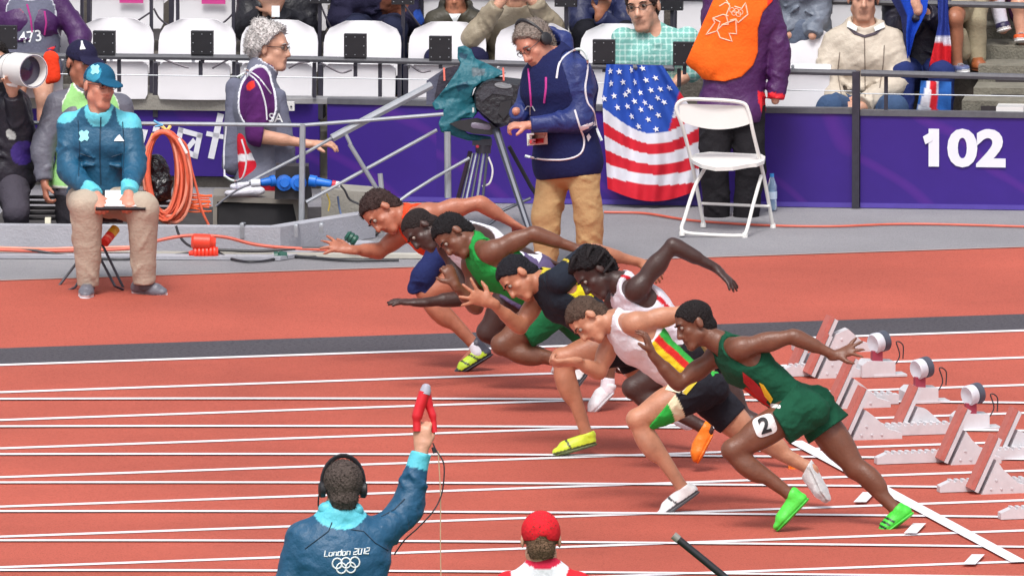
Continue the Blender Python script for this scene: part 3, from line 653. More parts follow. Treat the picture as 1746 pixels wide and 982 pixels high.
# aisle steps at the right
for i, (x0, x1, y0, off, hh, dd) in enumerate(((1640, 1800, 172, .22, .10, .3), (1660, 1800, 150, .5, .13, .3), (1668, 1800, 112, .85, .17, .34), (1676, 1800, 78, 1.3, .17, .34), (1676, 1800, 44, 1.7, .17, .34), (1600, 1800, 10, 2.1, .2, .4))):
    (s0, z0), (s1, z1) = bl(x0, y0, off), bl(x1, y0, off)
    mb = MB(); mb.box(W((s0 + s1) / 2, off + dd / 2, z0 - hh / 2), (s1 - s0, dd, hh), (E1, E2, EZ)); mb.build('aisle_step', mat('step_concrete', (122, 118, 106), rough=.9, var=.25, scale=14, bump=.5, bscale=80), kind='structure')
    if i in (0, 1, 2):
        mb = MB(); mb.box(W((s0 + s1) / 2 + .06, off - .004, z0 - hh * .55), ((s1 - s0) * .8, .012, hh * .5), (E1, E2, EZ)); mb.build('step_nosing', mat('dark_tread', (58, 52, 54), rough=.8, var=.2), kind='structure')
mb = MB(); s, z = bl(1724, 186, .14); mb.box(W(s, .14, z), (.17, .2, .045), (E1, E2, EZ)); mb.build('white_board', MB_WHITE, label='white board lying on the step above the number 102', cat='board')

# ---------------------------------------------------------------- seats
SEATM = mat('seat_plastic', (222, 220, 224), rough=.35, var=.03, scale=6)
SEATS = mat('seat_shell_back', (190, 186, 188), rough=.5, var=.05)
PINK = mat('pink_label', (214, 72, 150), rough=.5, var=.05)
def shell(wd, z0, z1, yb, yt, rt, bulge, thick, nx=10, nz=8):
    """curved plastic shell in local axes: x sideways, y away, z up"""
    V = []; Fc = []
    for side in (0, 1):
        for j in range(nz + 1):
            v = j / nz; z = z0 + (z1 - z0) * v
            for i in range(nx + 1):
                u = i / nx * 2 - 1; top = z1 - z
                hw = wd / 2
                if z1 - z < rt: hw = wd / 2 - rt + math.sqrt(max(rt * rt - (rt - (z1 - z)) ** 2, 0))
                if z - z0 < rt * .4: q = rt * .4; hw = min(hw, wd / 2 - q + math.sqrt(max(q * q - (q - (z - z0)) ** 2, 0)))
                y = yb + (yt - yb) * v + bulge * (1 - u * u) - bulge * .4 * math.sin(v * PI) + side * thick
                V.append((u * hw, y, z))
    n = (nx + 1) * (nz + 1)
    for j in range(nz):
        for i in range(nx):
            a = j * (nx + 1) + i; q = (a, a + 1, a + nx + 2, a + nx + 1); Fc.append(q); Fc.append(tuple(n + t for t in q[::-1]))
    rim = [i for i in range(nx + 1)] + [(j + 1) * (nx + 1) + nx for j in range(nz)] + [nz * (nx + 1) + i for i in range(nx - 1, -1, -1)] + [j * (nx + 1) for j in range(nz - 1, 0, -1)]
    for a, b in zip(rim, rim[1:] + rim[:1]): Fc.append((b, a, n + a, n + b))
    return V, Fc
RZ = math.atan2(E1[1], E1[0])
def seat(label, grp, lab=False):
    t = empty('stadium_seat', (0, 0, 0), label, 'seat', grp, RZ)
    V, Fc = shell(.485, .12, .47, .16, .25, .13, .035, .02); rmesh('backrest', V, Fc, SEATM, t, local=True, sharp=50)
    V, Fc = shell(.45, .0, .23, .0, .03, .035, -.02, .03); rmesh('seat_pan', V, Fc, SEATM, t, local=True, sharp=50)
    V, Fc = shell(.47, .235, .262, -.005, .015, .012, -.01, .05); rmesh('pan_lip', V, Fc, SEATM, t, local=True, sharp=50)
    mb = MB(); mb.box((0, .15, .06), (.40, .03, .30)); mb.build('seat_shell', SEATS, t, local=True)
    mb = MB(); mb.lathe((0, -.016, .252), (0, -1, 0), [(0, .012), (.004, .012), (.005, .006)], 10); mb.build('hinge_bolt', GALV, t, local=True)
    mb = MB(); mb.box((-.245, .12, .05), (.03, .16, .34)); mb.build('bracket', DARKM, t, local=True)
    if lab: mb = MB(); mb.box((.05, .155, .40), (.075, .004, .05)); mb.build('seat_label', PINK, t, local=True)
    return t
seatA = seat('x', 'white folding seats in the front row'); seatB = seat('x', 'white folding seats in the second row', True)
useA = useB = False
row1 = [(45, 'at the far left end behind the photographers'), (190, 'behind the teal capped official'), (330, 'left of the grey haired man'), (470, 'right of the grey haired man'), (612, 'below the dark jumper spectator'),
        (757, 'below the child in the olive jacket'), (905, 'hidden behind the cameraman'), (1050, 'behind the striped flag'), (1352, 'beside the standing spectator in grey')]
for x, lb in row1:
    s, z = bl(x, 166 + x * .012, .5); 
    if useA: t = copies(seatA)
    else: t = seatA; useA = True
    t.location = Vector([float(v) for v in W(s, .5, z)]); t['label'] = 'white folding seat in the front row ' + lb; t['group'] = 'white folding seats in the front row'
for x, lb in ((75, 'behind the numbered grey vest'), (217, 'with a pink label, left of another one'), (357, 'with a pink label, right of another one'), (497, 'behind the black jacket spectator'), (640, 'under the dark jumper spectator'), (783, 'behind the child in the olive jacket'), (925, 'behind the cameraman'), (1070, 'behind the teal shirt man'), (1215, 'behind the orange bib steward'), (1450, 'behind the beige jacket man')):
    s, z = bl(x, 46 + x * .012, 1.3)
    if useB: t = copies(seatB)
    else: t = seatB; useB = True
    t.location = Vector([float(v) for v in W(s, 1.3, z)]); t['label'] = 'white folding seat in the second row ' + lb; t['group'] = 'white folding seats in the second row'
    if x in (217, 357):
        mb = MB(); mb.box((.03, -.03, .185), (.15, .006, .045)); mb.build('seat_label', PINK, t, local=True)

# ---------------------------------------------------------------- front rail, posts, riveted boxes
def pxtube(pts, off, r, n=8): return [W(bl(x, y, off)[0], off, bl(x, y, off)[1]) for x, y in pts]
rail = empty('front_rail', W(*[bl(0, 95)[0], .0, 0.0]), 'long dark grey hand rail in front of the white seats', 'railing')
mb = MB(); mb.tube(pxtube([(-80, 94), (420, 99), (840, 108), (1150, 117)], 0, 0), .019, 8); mb.build('top_bar', RAILM, rail, smooth=True)
mb = MB(); mb.tube(pxtube([(-80, 124), (420, 131), (840, 138), (1150, 146)], .02, 0), .0035, 5); mb.build('wire', GALV, rail, smooth=True)
rail2 = empty('front_rail', W(*[bl(1460, 95)[0], .0, 0.0]), 'dark grey hand rail above the number 102 hoarding', 'railing')
mb = MB(); mb.tube(pxtube([(1335, 122), (1460, 125)], 0, 0), .019, 8); mb.build('top_bar', RAILM, rail2, smooth=True)
mb = MB(); mb.tube(pxtube([(1468, 125), (1830, 134)], 0, 0), .021, 8); mb.build('top_bar', RAILM, rail2, smooth=True)
mb = MB(); mb.tube(pxtube([(1335, 154), (1460, 156), (1468, 160), (1830, 166)], .02, 0), .0035, 5); mb.build('wire', GALV, rail2, smooth=True)
for x, yb, rr in ((202, 158, rail), (257, 160, rail), (341, 130, rail), (398, 160, rail), (535, 168, rail), (605, 132, rail), (647, 166, rail), (680, 168, rail), (1510, 190, rail2), (1157, 150, rail)):
    s, z = bl(x, 100 + x * .016, .0); zb2 = bl(x, yb)[1]
    mb = MB(); mb.box(W(s, .035, (z + zb2) / 2), (.022, .03, z - zb2), (E1, E2, EZ)); mb.build('post', DARKM, rr)
boxes = [(10, 64, 0, .0, 'behind the numbered grey vest'), (178, 73, 0, .0, 'above the cap of the photographer'), (345, 73, 0, .0, 'left of the grey haired man'), (606, 78, 0, .0, 'under the dark jumper spectator'), (751, 82, 0, .0, 'in front of the child'), (1030, 88, 0, .0, 'left of the teal shirt man'), (1167, 92, 0, .0, 'right of the teal shirt man'),
         (545, -14, 0, .9, 'topmost, above the black jacket spectator'), (687, -12, 0, .9, 'topmost, above the dark jumper spectator'), (965, -8, 0, .9, 'topmost, above the cameraman'), (1146, -2, 0, .9, 'topmost, left of the steward'), (1400, 4, 0, .9, 'topmost, above the grey trousered spectator')]
for i, (x, y, _, off, lb) in enumerate(boxes):
    s, z = bl(x, y, off); t = empty('riveted_box', W(s, off, z), 'black riveted metal box on the rail ' + lb, 'box', 'black riveted boxes along the rails', RZ)
    if i == 0:
        mb = MB(); mb.box((0, 0, 0), (.138, .05, .145)); bx0 = mb.build('casing', MB_BLACK, t, local=True)
        mb = MB()
        for a in (-.055, 0, .055):
            for b in (-.055, .0, .055):
                if a or b: mb.lathe((a, -.0245, b), (0, -1, 0), [(0, .0042), (.0025, .003)], 6)
        rv0 = mb.build('rivets', GALV, t, local=True)
    else:
        for q in (bx0, rv0):
            c = q.copy(); COL.objects.link(c); c.parent = t
    zz = -(.075 + (.02 if off == 0 else .55)) ; mb = MB(); mb.box((0, .01, -.075 + zz / 2 + .04), (.022, .022, -zz)); mb.build('post', DARKM, t, local=True)
# second row poles and thin stay rods
for x, lb in ((152, 'leftmost of the second row poles'), (258, 'between the two pink labelled seats'), (398, 'left of the grey haired man'), (140, 'beside the purple sleeve'), (303, 'between the second row seats')):
    (s, z), z2 = bl(x, -20, .9), bl(x, 95, .9)[1]; mb = MB(); mb.box(W(s, .9, (z + z2) / 2), (.02, .03, z - z2), (E1, E2, EZ)); mb.build('steel_pole', DARKM, label='thin dark steel pole, ' + lb, cat='pole', group='dark poles of the second row rail')
ROD = mat('stay_rod', (90, 84, 92), rough=.4, metal=.4)
rods = [([(205, 57), (232, 38), (256, 22)], 'above the photographer cap'), ([(262, 15), (275, 35), (310, 58)], 'right of the first labelled seat'), ([(355, 56), (385, 36), (400, 20)], 'above the grey haired man'), ([(270, 98), (310, 113), (322, 116)], 'low under the rail'), ([(362, 117), (380, 107), (395, 100)], 'low beside the grey haired man'), ([(492, 117), (510, 108), (528, 106)], 'right of the grey haired man'), ([(548, 108), (580, 124), (600, 120)], 'in front of the middle seat'), ([(545, 5), (565, 48), (590, 62)], 'above the middle seat'), ([(690, 10), (720, 50), (735, 60)], 'below the topmost box'), ([(700, 112), (718, 123), (735, 121)], 'left of the camera')]
for pts, lb in rods:
    off = .32 if pts[0][1] > 90 else 1.1
    mb = MB(); mb.tube(smoothpath(pxtube(pts, off, 0)), .0065, 6); mb.build('stay_rod', ROD, smooth=True, label='thin bent grey rod across the white seats, ' + lb, cat='rod', group='thin rods over the seats')
# one continuous dark rail of the second row, just above the picture
mb = MB(); mb.tube(pxtube([(-80, -30), (1830, 12)], .95, 0), .02, 8); mb.build('second_row_rail', RAILM, smooth=True, label='dark hand rail of the second row', cat='railing')

# ---------------------------------------------------------------- concrete kerb trough at the left
KERB = mat('pale_kerb_concrete', (168, 168, 176), rough=.85, var=.10, scale=4, bump=.25, bscale=70)
g0, g1, g2 = G(-60, 427), G(478, 431), G(640, 405); kh = .155
def strip(name, a, b, th, z0, z1, m, **kw):
    d = nrm(b - a); nn = np.cross(EZ, d); nn = nn if nn[1] > 0 else -nn
    mb = MB(); mb.prism([a + EZ * z0, b + EZ * z0, b + nn * th + EZ * z0, a + nn * th + EZ * z0], EZ * (z1 - z0)); return mb.build(name, m, **kw)
strip('kerb', g0, g1, .10, 0, kh, KERB, kind='structure'); strip('kerb_return', g1, g2, .10, 0, kh + .002, KERB, kind='structure')
g0b, g1b, g2b = G(-60, 440), G(478, 444), G(640, 418)
strip('kerb_foot', g0b, g1b, .12, 0.0, .02, KERB, kind='structure'); strip('kerb_foot', g1b, g2b, .12, 0.0, .022, KERB, kind='structure')
mb = MB(); mb.prism([g0 + E2 * .12 + EZ * .004, g1 + E2 * .12 + EZ * .004, g2 + E2 * .1 + EZ * .004, g2 + E2 * 1.4 + EZ * .004, g0 + E2 * 2.0 + EZ * .004], EZ * .003); mb.build('trough_floor', mat('trough_dark', (60, 56, 56), rough=.95, var=.4, scale=8), kind='structure')
for x, y, y2 in ((413, 384, 406), (505, 386, 405), (548, 384, 398)):
    d = (G(x, 430) - CAM) @ F; p = P(x, y, d - .02); s_ = P(x, y2, d - .03)
    mb = MB(); mb.tube(smoothpath([p + E2 * .1, p + EZ * .012, p - E2 * .02, s_]), .013, 6, flat=.35); mb.build('kerb_clip', GALV, smooth=True, label='bent metal clip hooked over the concrete kerb, ' + {413: 'leftmost of three', 505: 'under the rail post', 548: 'rightmost of three'}[x], cat='clip', group='metal clips on the kerb')
mb = MB(); mb.box(P(82, 378, (G(82, 425) - CAM) @ F + .02), (.035, .035, .05), (R, E2, EZ)); mb.build('white_block', mat('ivory', (226, 222, 200)), label='small ivory block standing on the concrete kerb', cat='block')
for i in range(5):
    mb = MB(); a = P(12, 372 - i * 9, (G(12, 420) - CAM) @ F + .25); b = P(300, 374 - i * 9, (G(300, 420) - CAM) @ F + .25); mb.tube([a, b], .012, 6)
    mb.build('duct_pipe', mat('duct', (70, 66, 70), rough=.6), smooth=True, label='dark duct pipe lying behind the kerb, number %s from the bottom' % ('one', 'two', 'three', 'four', 'five')[i], cat='pipe', group='dark pipes behind the kerb')
# ================================================================ PEOPLE
def ball(p, r): p = np.asarray(p, float); return lambda X, Y, Z: np.sqrt((X - p[0]) ** 2 + (Y - p[1]) ** 2 + (Z - p[2]) ** 2) - r
def not_(f): return lambda X, Y, Z: -f(X, Y, Z)
def band(a, b, t0, t1, rad=.2):
    """between fractions t0..t1 along a->b, within rad"""
    a = np.asarray(a); d = np.asarray(b) - a; L = np.linalg.norm(d); d = d / L
    return lambda X, Y, Z: np.maximum(np.maximum(t0 * L - ((X - a[0]) * d[0] + (Y - a[1]) * d[1] + (Z - a[2]) * d[2]), ((X - a[0]) * d[0] + (Y - a[1]) * d[1] + (Z - a[2]) * d[2]) - t1 * L), ev(seg(a, b, 0, 0), X, Y, Z) - rad)
GR = 'sprinters leaving the starting blocks'
# --- sprinter in dark green, nearest
DG = (22, 78, 56)
p = Person(dep(1520, 900), dict(neck=(1232, 585), sL=(1262, 594, -.17), eL=(1352, 573, -.2), wL=(1424, 606, -.18), sR=(1226, 604, .15), eR=(1157, 654, .12), wR=(1112, 604, .06),
    hL=(1356, 702, -.085), kL=(1249, 768, -.12), aL=(1346, 842, -.1), tL=(1322, 903, -.1), hR=(1388, 700, .085), kR=(1458, 797, .07), aR=(1527, 868, .04), tR=(1497, 915, .02)),
    'sprinter in dark green singlet and shorts with bright green shoes, number two on the thigh', 'brown', .97, GR)
p.hand('L', cdir(.8, .3, -.1), cdir(.1, -.6, .7), curl=.05, spread=.5, side=-1); p.hand('R', cdir(-.35, 1, 0), cdir(-.9, -.3, .3), curl=.35, spread=.25, side=1)
p.head((1184, 553), cdir(-.86, -.42, -.22), cdir(-.48, .86, 0), 1.06, hair=1, hcol=(30, 25, 26), ht=.006, hn=((.0015, 90),), line=.066, tuft=.004)
p.body()
j = p.J; fl = p.pel + p.up * .2 + p.fr * .13
p.singlet(DG, zones=((band(p.pel + p.up * .10 + p.fr * .14, p.pel + p.up * .34 + p.fr * .13, 0, 1, .035), (196, 40, 40)), (band(p.pel + p.up * .08 + p.fr * .145 - p.r * .04, p.pel + p.up * .22 + p.fr * .145 - p.r * .05, 0, 1, .017), (232, 190, 40))), arm=.088, neck=.08)
p.shorts(DG, .29, .34, loose=.035, t=.014, n=((.006, 15), (.003, 33)), top=.14)
p.shoe('L', (84, 216, 72), (70, 190, 60), heel=(1376, 848, -.1)); p.shoe('R', (72, 208, 62), (70, 200, 60), heel=(1555, 872, .04), zones=[(band(j['aR'], j['tR'], .35, .42, .2), (24, 30, 26)), (band(j['aR'], j['tR'], .5, .57, .2), (24, 30, 26)), (band(j['aR'], j['tR'], .65, .72, .2), (24, 30, 26))])
BIBW = mat('bib_white', (226, 226, 226), rough=.5); INK = mat('ink', (22, 22, 26), rough=.6)
def bib(p, x, y, dz, ex, ey, txt, wd, ht, tsz, m=BIBW, name='race_number', ink=INK, ncut=.25, n=None):
    c = P(x, y, p.D + dz); ex = nrm(ex); ey = nrm(ey - ex * (ey @ ex)); ez = np.cross(ex, ey)
    if ez @ F > 0: ez = -ez
    pts = []
    for a in range(24):
        t = 2 * PI * a / 24; cx, cy = abs(math.cos(t)) ** (ncut * 2) * (1 if math.cos(t) > 0 else -1), abs(math.sin(t)) ** (ncut * 2) * (1 if math.sin(t) > 0 else -1)
        pts.append(c + ex * cx * wd / 2 + ey * cy * ht / 2)
    mb = MB(); mb.prism(pts, ez * .004); o = mb.build(name, m, p.root)
    if txt: place_text('number', txt, c + ez * .0055, ex, ey, tsz, ink, o, bold=.003, depth=.0012)
def rbox(cx, cy, w, h, a=0.0, n=24, e=.5):
    o = []
    for k in range(n):
        t = 2 * PI * k / n; u = abs(math.cos(t)) ** e * (1 if math.cos(t) > 0 else -1) * w / 2; v = abs(math.sin(t)) ** e * (1 if math.sin(t) > 0 else -1) * h / 2
        o.append((cx + u * math.cos(a) - v * math.sin(a), cy + u * math.sin(a) + v * math.cos(a)))
    return o
BD = [o for o in p.root.children]
decal_poly('race_number', BD, rbox(1304, 725, 38, 36, -.35), BIBW, p.root); decal_text('number', BD, '2', 1304, 726, 38, INK, p.root, ang=-.3, bold=.03, off=.012)
decal_poly('red_flash', BD, [(1266, 634), (1284, 648), (1312, 676), (1306, 686), (1288, 674), (1268, 652)], mat('flash_red', (176, 34, 40), rough=.7), p.root, sub=2); decal_poly('yellow_flash', BD, [(1294, 652), (1302, 656), (1318, 680), (1314, 688), (1304, 676)], mat('flash_yellow', (232, 190, 40), rough=.7), p.root, off=.009, sub=2)
decal_poly('hip_tag', BD, rbox(1322, 692, 18, 7, .15), BIBW, p.root)

# --- sprinter in white singlet with green, yellow and red sides
p = Person(dep(1150, 868), dict(neck=(1048, 545), sL=(1082, 552, -.17), eL=(1172, 532, -.12), wL=(1218, 612, -.02), sR=(1046, 568, .13), eR=(1022, 634, .1), wR=(980, 616, -.02),
    hL=(1190, 664, -.085), kL=(1087, 716, -.13), aL=(1164, 832, -.1), tL=(1121, 883, -.1), hR=(1206, 674, .085), kR=(1277, 742, .08), aR=(1376, 796, .06), tR=(1412, 855, .04)),
    'light skinned sprinter in white singlet with green, yellow and red sides and white shoes', (188, 132, 104), 1.0, GR)
p.hand('L', cdir(-.3, -.9, 0), cdir(-.8, .2, -.3), curl=.9, spread=.05, side=1); p.hand('R', cdir(-.9, -.1, -.1), cdir(-.2, .8, .3), curl=.85, spread=.1, sz=1.1)
p.head((1003, 545), cdir(-.42, -.86, -.26), cdir(-.88, .45, .1), 1.06, hair=1, hcol=(84, 66, 56), ht=.009, hn=((.004, 50),), line=.06, tuft=.008)
p.body()
j = p.J; mid = p.pel * .5 + p.sh * .5
side = lambda lo, hi: (lambda X, Y, Z: np.where((((X - p.pel[0]) * p.up[0] + (Y - p.pel[1]) * p.up[1] + (Z - p.pel[2]) * p.up[2]) < .40) & (((X - p.pel[0]) * p.fr[0] + (Y - p.pel[1]) * p.fr[1] + (Z - p.pel[2]) * p.fr[2]) > lo) & (((X - p.pel[0]) * p.fr[0] + (Y - p.pel[1]) * p.fr[1] + (Z - p.pel[2]) * p.fr[2]) < hi), -1., 1.))
p.singlet((226, 226, 232), zones=((side(-.3, -.035), (60, 176, 74)), (side(-.035, .012), (206, 44, 42)), (side(.012, .075), (238, 206, 46))), arm=.085, neck=.08)
hk = j['kL'] - j['hL']
p.shorts((34, 34, 42), .90, .62, loose=.0, t=.006, top=.12, zones=((band(j['hL'], j['kL'], .52, 1.1, .2), (50, 176, 70)), (band(j['hL'], j['kL'], .36, .52, .2), (232, 226, 190)), (both(band(j['hL'], j['kL'], .0, .36, .2), plane(j['hL'] - p.hf * .0 + nrm(np.cross(hk, F)) * -.02, nrm(np.cross(hk, F)))), (34, 34, 42))), name='tights')
BD = [o for o in p.root.children]
decal_poly('race_number', BD, [(1140, 653), (1160, 660), (1184, 640), (1190, 648), (1168, 672), (1134, 664)], mat('bib_cream', (226, 222, 196), rough=.5), p.root, sub=3); decal_text('number', BD, '3', 1158, 665, 22, INK, p.root, ang=-.5, bold=.02, off=.009)
decal_poly('yellow_flash', BD, [(1186, 640), (1193, 646), (1170, 673), (1164, 669)], mat('kit_yellow', (226, 206, 60), rough=.7), p.root, off=.006, sub=3)
p.shoe('L', (232, 232, 232), (80, 80, 84), heel=(1190, 836, -.1), zones=[(band(j['aL'], j['tL'], .38, .44, .2), (60, 60, 64))]); p.shoe('R', (226, 226, 226), (206, 206, 206), heel=(1380, 790, .05), sock=None)

# --- sprinter with dreadlocks, white and red singlet, orange shoes
p = Person(dep(1200, 800), dict(neck=(1062, 482), sL=(1086, 494, -.18), eL=(1147, 418, -.2), wL=(1222, 458, -.16), sR=(1052, 510, .15), eR=(1034, 574, .25), wR=(1010, 540, .25),
    hL=(1184, 602, -.085), kL=(1080, 662, -.1), aL=(1198, 728, -.08), tL=(1186, 788, -.08), hR=(1206, 606, .085), kR=(1262, 710, .1), aR=(1352, 782, .08), tR=(1348, 830, .08)),
    'dark skinned sprinter with dreadlocks, white and red singlet and raised bent arm', 'darker', 1.0, GR)
p.hand('L', cdir(.55, -.55, -.1), cdir(-.5, -.6, .3), curl=.15, spread=.3, side=1)
p.head((1014, 466), cdir(-.58, -.76, -.3), cdir(-.75, .62, 0), 1.12, hair=1, hcol=(26, 21, 24), ht=.022, hn=((.008, 55), (.004, 110)), line=.05, grow=[seg(P(1000, 428, p.D), P(1042, 448, p.D), .03, .03), seg(P(1040, 448, p.D + .02), P(1050, 476, p.D), .028, .02)])
for i in range(14):
    a = i / 13; x0, y0 = 986 + 60 * a, 446 - 22 * math.sin(a * PI) ; mb = MB()
    mb.tube(smoothpath([P(x0, y0, p.D - .05), P(x0 + random.uniform(-8, 4), y0 - 8 + 14 * a, p.D - .08 + .06 * (i % 3)), P(x0 + random.uniform(-14, 6) , y0 + 4 + 22 * a, p.D - .1 + .08 * (i % 3))], 3), [.009] * 6 + [.005], 5)
    mb.build('dreadlock', mat('dread', (26, 21, 24), rough=.9), p.root, smooth=True)
p.body()
rd = lambda X, Y, Z: np.where(np.abs((X - p.pel[0]) * p.fr[0] + (Y - p.pel[1]) * p.fr[1] + (Z - p.pel[2]) * p.fr[2] + .04) < .012, -1., 1.)
p.singlet((226, 222, 232), zones=((rd, (206, 40, 52)),), arm=.09, neck=.082, t=.01)
p.shorts((30, 28, 34), .42, .3, loose=.01, t=.01)
p.shoe('L', (240, 126, 30), (236, 120, 30), heel=(1212, 740, -.08)); p.shoe('R', (240, 126, 30), (236, 120, 30), heel=(1350, 785, .08))

# --- sprinter in black and yellow
p = Person(dep(980, 772), dict(neck=(924, 478), sL=(955, 478, -.15), eL=(1010, 428, -.05), wL=(1092, 448, .1), sR=(922, 500, .13), eR=(887, 558, .05), wR=(838, 516, -.1),
    hL=(1060, 590, -.085), kL=(958, 612, -.12), aL=(1000, 740, -.1), tL=(943, 774, -.1), hR=(1078, 596, .085), kR=(1112, 668, .1), aR=(1160, 700, .1), tR=(1182, 728, .1)),
    'sprinter in black and yellow with an open hand stretched forward and yellow shoes', (178, 118, 90), .97, GR)
p.hand('L', cdir(.8, -.5, 0), cdir(0, -.6, .5), curl=.3, spread=.2); p.hand('R', cdir(-.86, .32, -.1), cdir(-.2, .3, 1), curl=.08, spread=.55, side=-1, sz=1.12)
p.head((884, 474), cdir(-.5, -.78, -.34), cdir(-.82, .55, .1), 1.06, hair=1, hcol=(28, 27, 34), ht=.010, hn=((.003, 70),), line=.055, tuft=.007)
p.body()
p.singlet((34, 40, 50), zones=((ball(P(988, 490, p.D - .1), .10), (226, 214, 40)), (ball(P(930, 462, p.D - .05), .05), (206, 190, 60)), (ball(P(1030, 540, p.D - .12), .07), (226, 214, 40))), arm=.06, neck=.075, t=.01)
j = p.J; blob('sleeve', [seg(j['sL'], j['sL'] + (j['eL'] - j['sL']) * .85, .082, .068)], CLOTH, p.root, (36, 42, 54), h=.008, noise=((.002, 30),), zones=((band(j['sL'], j['eL'], .32, .38), (200, 180, 60)),))
p.shorts((30, 30, 36), .45, .4, loose=.006, t=.008, zones=((band(j['hL'], j['kL'], .40, .45), (230, 214, 40)),), name='tights')
p.shoe('L', (206, 226, 60), (84, 96, 50), heel=(1016, 754, -.1), zones=[(band(j['aL'], j['tL'], .5, .56, .2), (60, 66, 40))]); p.shoe('R', (224, 220, 228), heel=(1158, 694, .1))

# --- sprinter in bright green
GN = (36, 148, 66)
p = Person(dep(1000, 702), dict(neck=(806, 414), sL=(838, 430, -.16), eL=(908, 398, -.16), wL=(984, 424, -.14), sR=(806, 448, .13), eR=(812, 524, .1), wR=(776, 486, -.02),
    hL=(948, 520, -.085), kL=(856, 588, -.13), aL=(980, 622, -.1), tL=(976, 664, -.1), hR=(966, 526, .085), kR=(1040, 590, .1), aR=(1036, 656, .08), tR=(1006, 706, .06)),
    'dark haired sprinter in bright green singlet and green shorts', 'brown', 1.0, GR)
p.hand('L', cdir(.9, -.1, 0), cdir(0, -.8, .4), curl=.4, spread=.15); p.hand('R', cdir(-.4, .9, 0), cdir(-.4, 0, .8), curl=.8, spread=.05)
p.head((774, 402), cdir(-.46, -.8, -.34), cdir(-.85, .5, .1), 1.06, hair=1, hcol=(24, 21, 24), ht=.011, hn=((.003, 70),), line=.055, tuft=.007)
p.body()
j = p.J
p.singlet(GN, arm=.085, neck=.08, t=.008); p.shorts((28, 104, 62), .66, .5, loose=.022, t=.012, n=((.004, 18),))
p.shoe('L', (222, 222, 222), (60, 60, 66), heel=(1004, 630, -.1), zones=[(band(j['aL'], j['tL'], .55, .7, .2), (50, 50, 56))]); p.shoe('R', (234, 232, 236), (200, 196, 200), heel=(1044, 668, .08), sock=(230, 222, 230))

# --- sprinter in white, arm stretched forward
p = Person(dep(880, 665), dict(neck=(766, 388), sL=(806, 402, -.15), eL=(866, 424, -.08), wL=(930, 446, .0), sR=(764, 418, .1), eR=(796, 508, .02), wR=(718, 516, -.1),
    hL=(896, 470, -.085), kL=(832, 566, -.05), aL=(948, 614, .0), tL=(960, 640, .0), hR=(914, 474, .085), kR=(985, 560, .1), aR=(1050, 620, .1), tR=(1075, 640, .1)),
    'shaven headed sprinter in white with one long dark arm stretched forward', 'darker', 1.0, GR)
p.hand('R', cdir(-1, .04, 0), cdir(-.1, -1, .2), curl=.1, spread=.32, sz=1.15, side=-1); p.hand('L', curl=.4)
p.head((719, 392), cdir(-.48, -.8, -.34), cdir(-.84, .55, .1), 1.04, hair=1, hcol=(38, 30, 30), ht=.003, hn=((.001, 90),), line=.06, tuft=0)
p.body(); p.singlet((228, 228, 238), arm=.075, neck=.08, t=.012); p.shorts((96, 84, 120), .45, .4); p.shoe('L', (226, 226, 226)); p.shoe('R', (226, 226, 226))

# --- farthest sprinter, orange singlet, navy shorts
p = Person(dep(800, 628), dict(neck=(690, 368), sL=(726, 366, -.15), eL=(818, 346, -.14), wL=(872, 380, -.1), sR=(694, 392, .12), eR=(648, 428, .1), wR=(598, 426, -.02),
    hL=(836, 452, -.085), kL=(728, 500, -.1), aL=(806, 584, -.08), tL=(776, 640, -.08), hR=(852, 456, .085), kR=(930, 500, .1), aR=(990, 560, .1), tR=(1010, 590, .1)),
    'curly haired sprinter in orange red singlet and loose navy shorts, farthest of the runners', (170, 106, 82), 1.0, GR)
p.hand('R', cdir(-1, .22, 0), cdir(-.1, -.7, .7), curl=.1, spread=.5, sz=1.08, side=-1); p.hand('L', curl=.4)
p.head((652, 362), cdir(-.42, -.82, -.36), cdir(-.86, .48, .12), 1.08, hair=1, hcol=(58, 42, 40), ht=.012, hn=((.005, 60), (.003, 110)), line=.05)
p.body(); j = p.J
p.singlet((232, 78, 44), arm=.085, neck=.078, t=.009)
p.shorts((34, 44, 92), .86, .4, loose=.02, t=.016, n=((.008, 17), (.003, 40)), )
blob('shorts_leg', [seg(P(742, 442, p.D - .12), P(722, 470, p.D - .14), .07, .065, k=.03), seg(P(724, 462, p.D - .14), P(706, 492, p.D - .13), .055, .035, k=.03), seg(P(730, 470, p.D - .14), P(726, 496, p.D - .13), .045, .03, k=.03)], CLOTH, p.root, (34, 44, 92), h=.0075, folds=((.008, 14),), zones=((band(P(716, 436, p.D - .12), P(704, 496, p.D - .13), .0, 1, .02), (206, 206, 218)),))
p.shoe('L', (190, 222, 56), (40, 40, 48), heel=(838, 602, -.08), zones=[(band(j['aL'], j['tL'], .8, 1.3, .2), (44, 44, 52)), (band(j['aL'], j['tL'], .55, .60, .2), (50, 54, 46)), (band(j['aL'], j['tL'], .3, .36, .2), (60, 66, 40)), (band(j['aL'], j['tL'], -.5, .1, .2), (64, 64, 76))])
blob('sock', [seg(P(811, 588, p.D - .08), P(815, 600, p.D - .08), .043, .046)], CLOTH, p.root, (224, 224, 232), h=.008); p.shoe('R', (226, 226, 226))

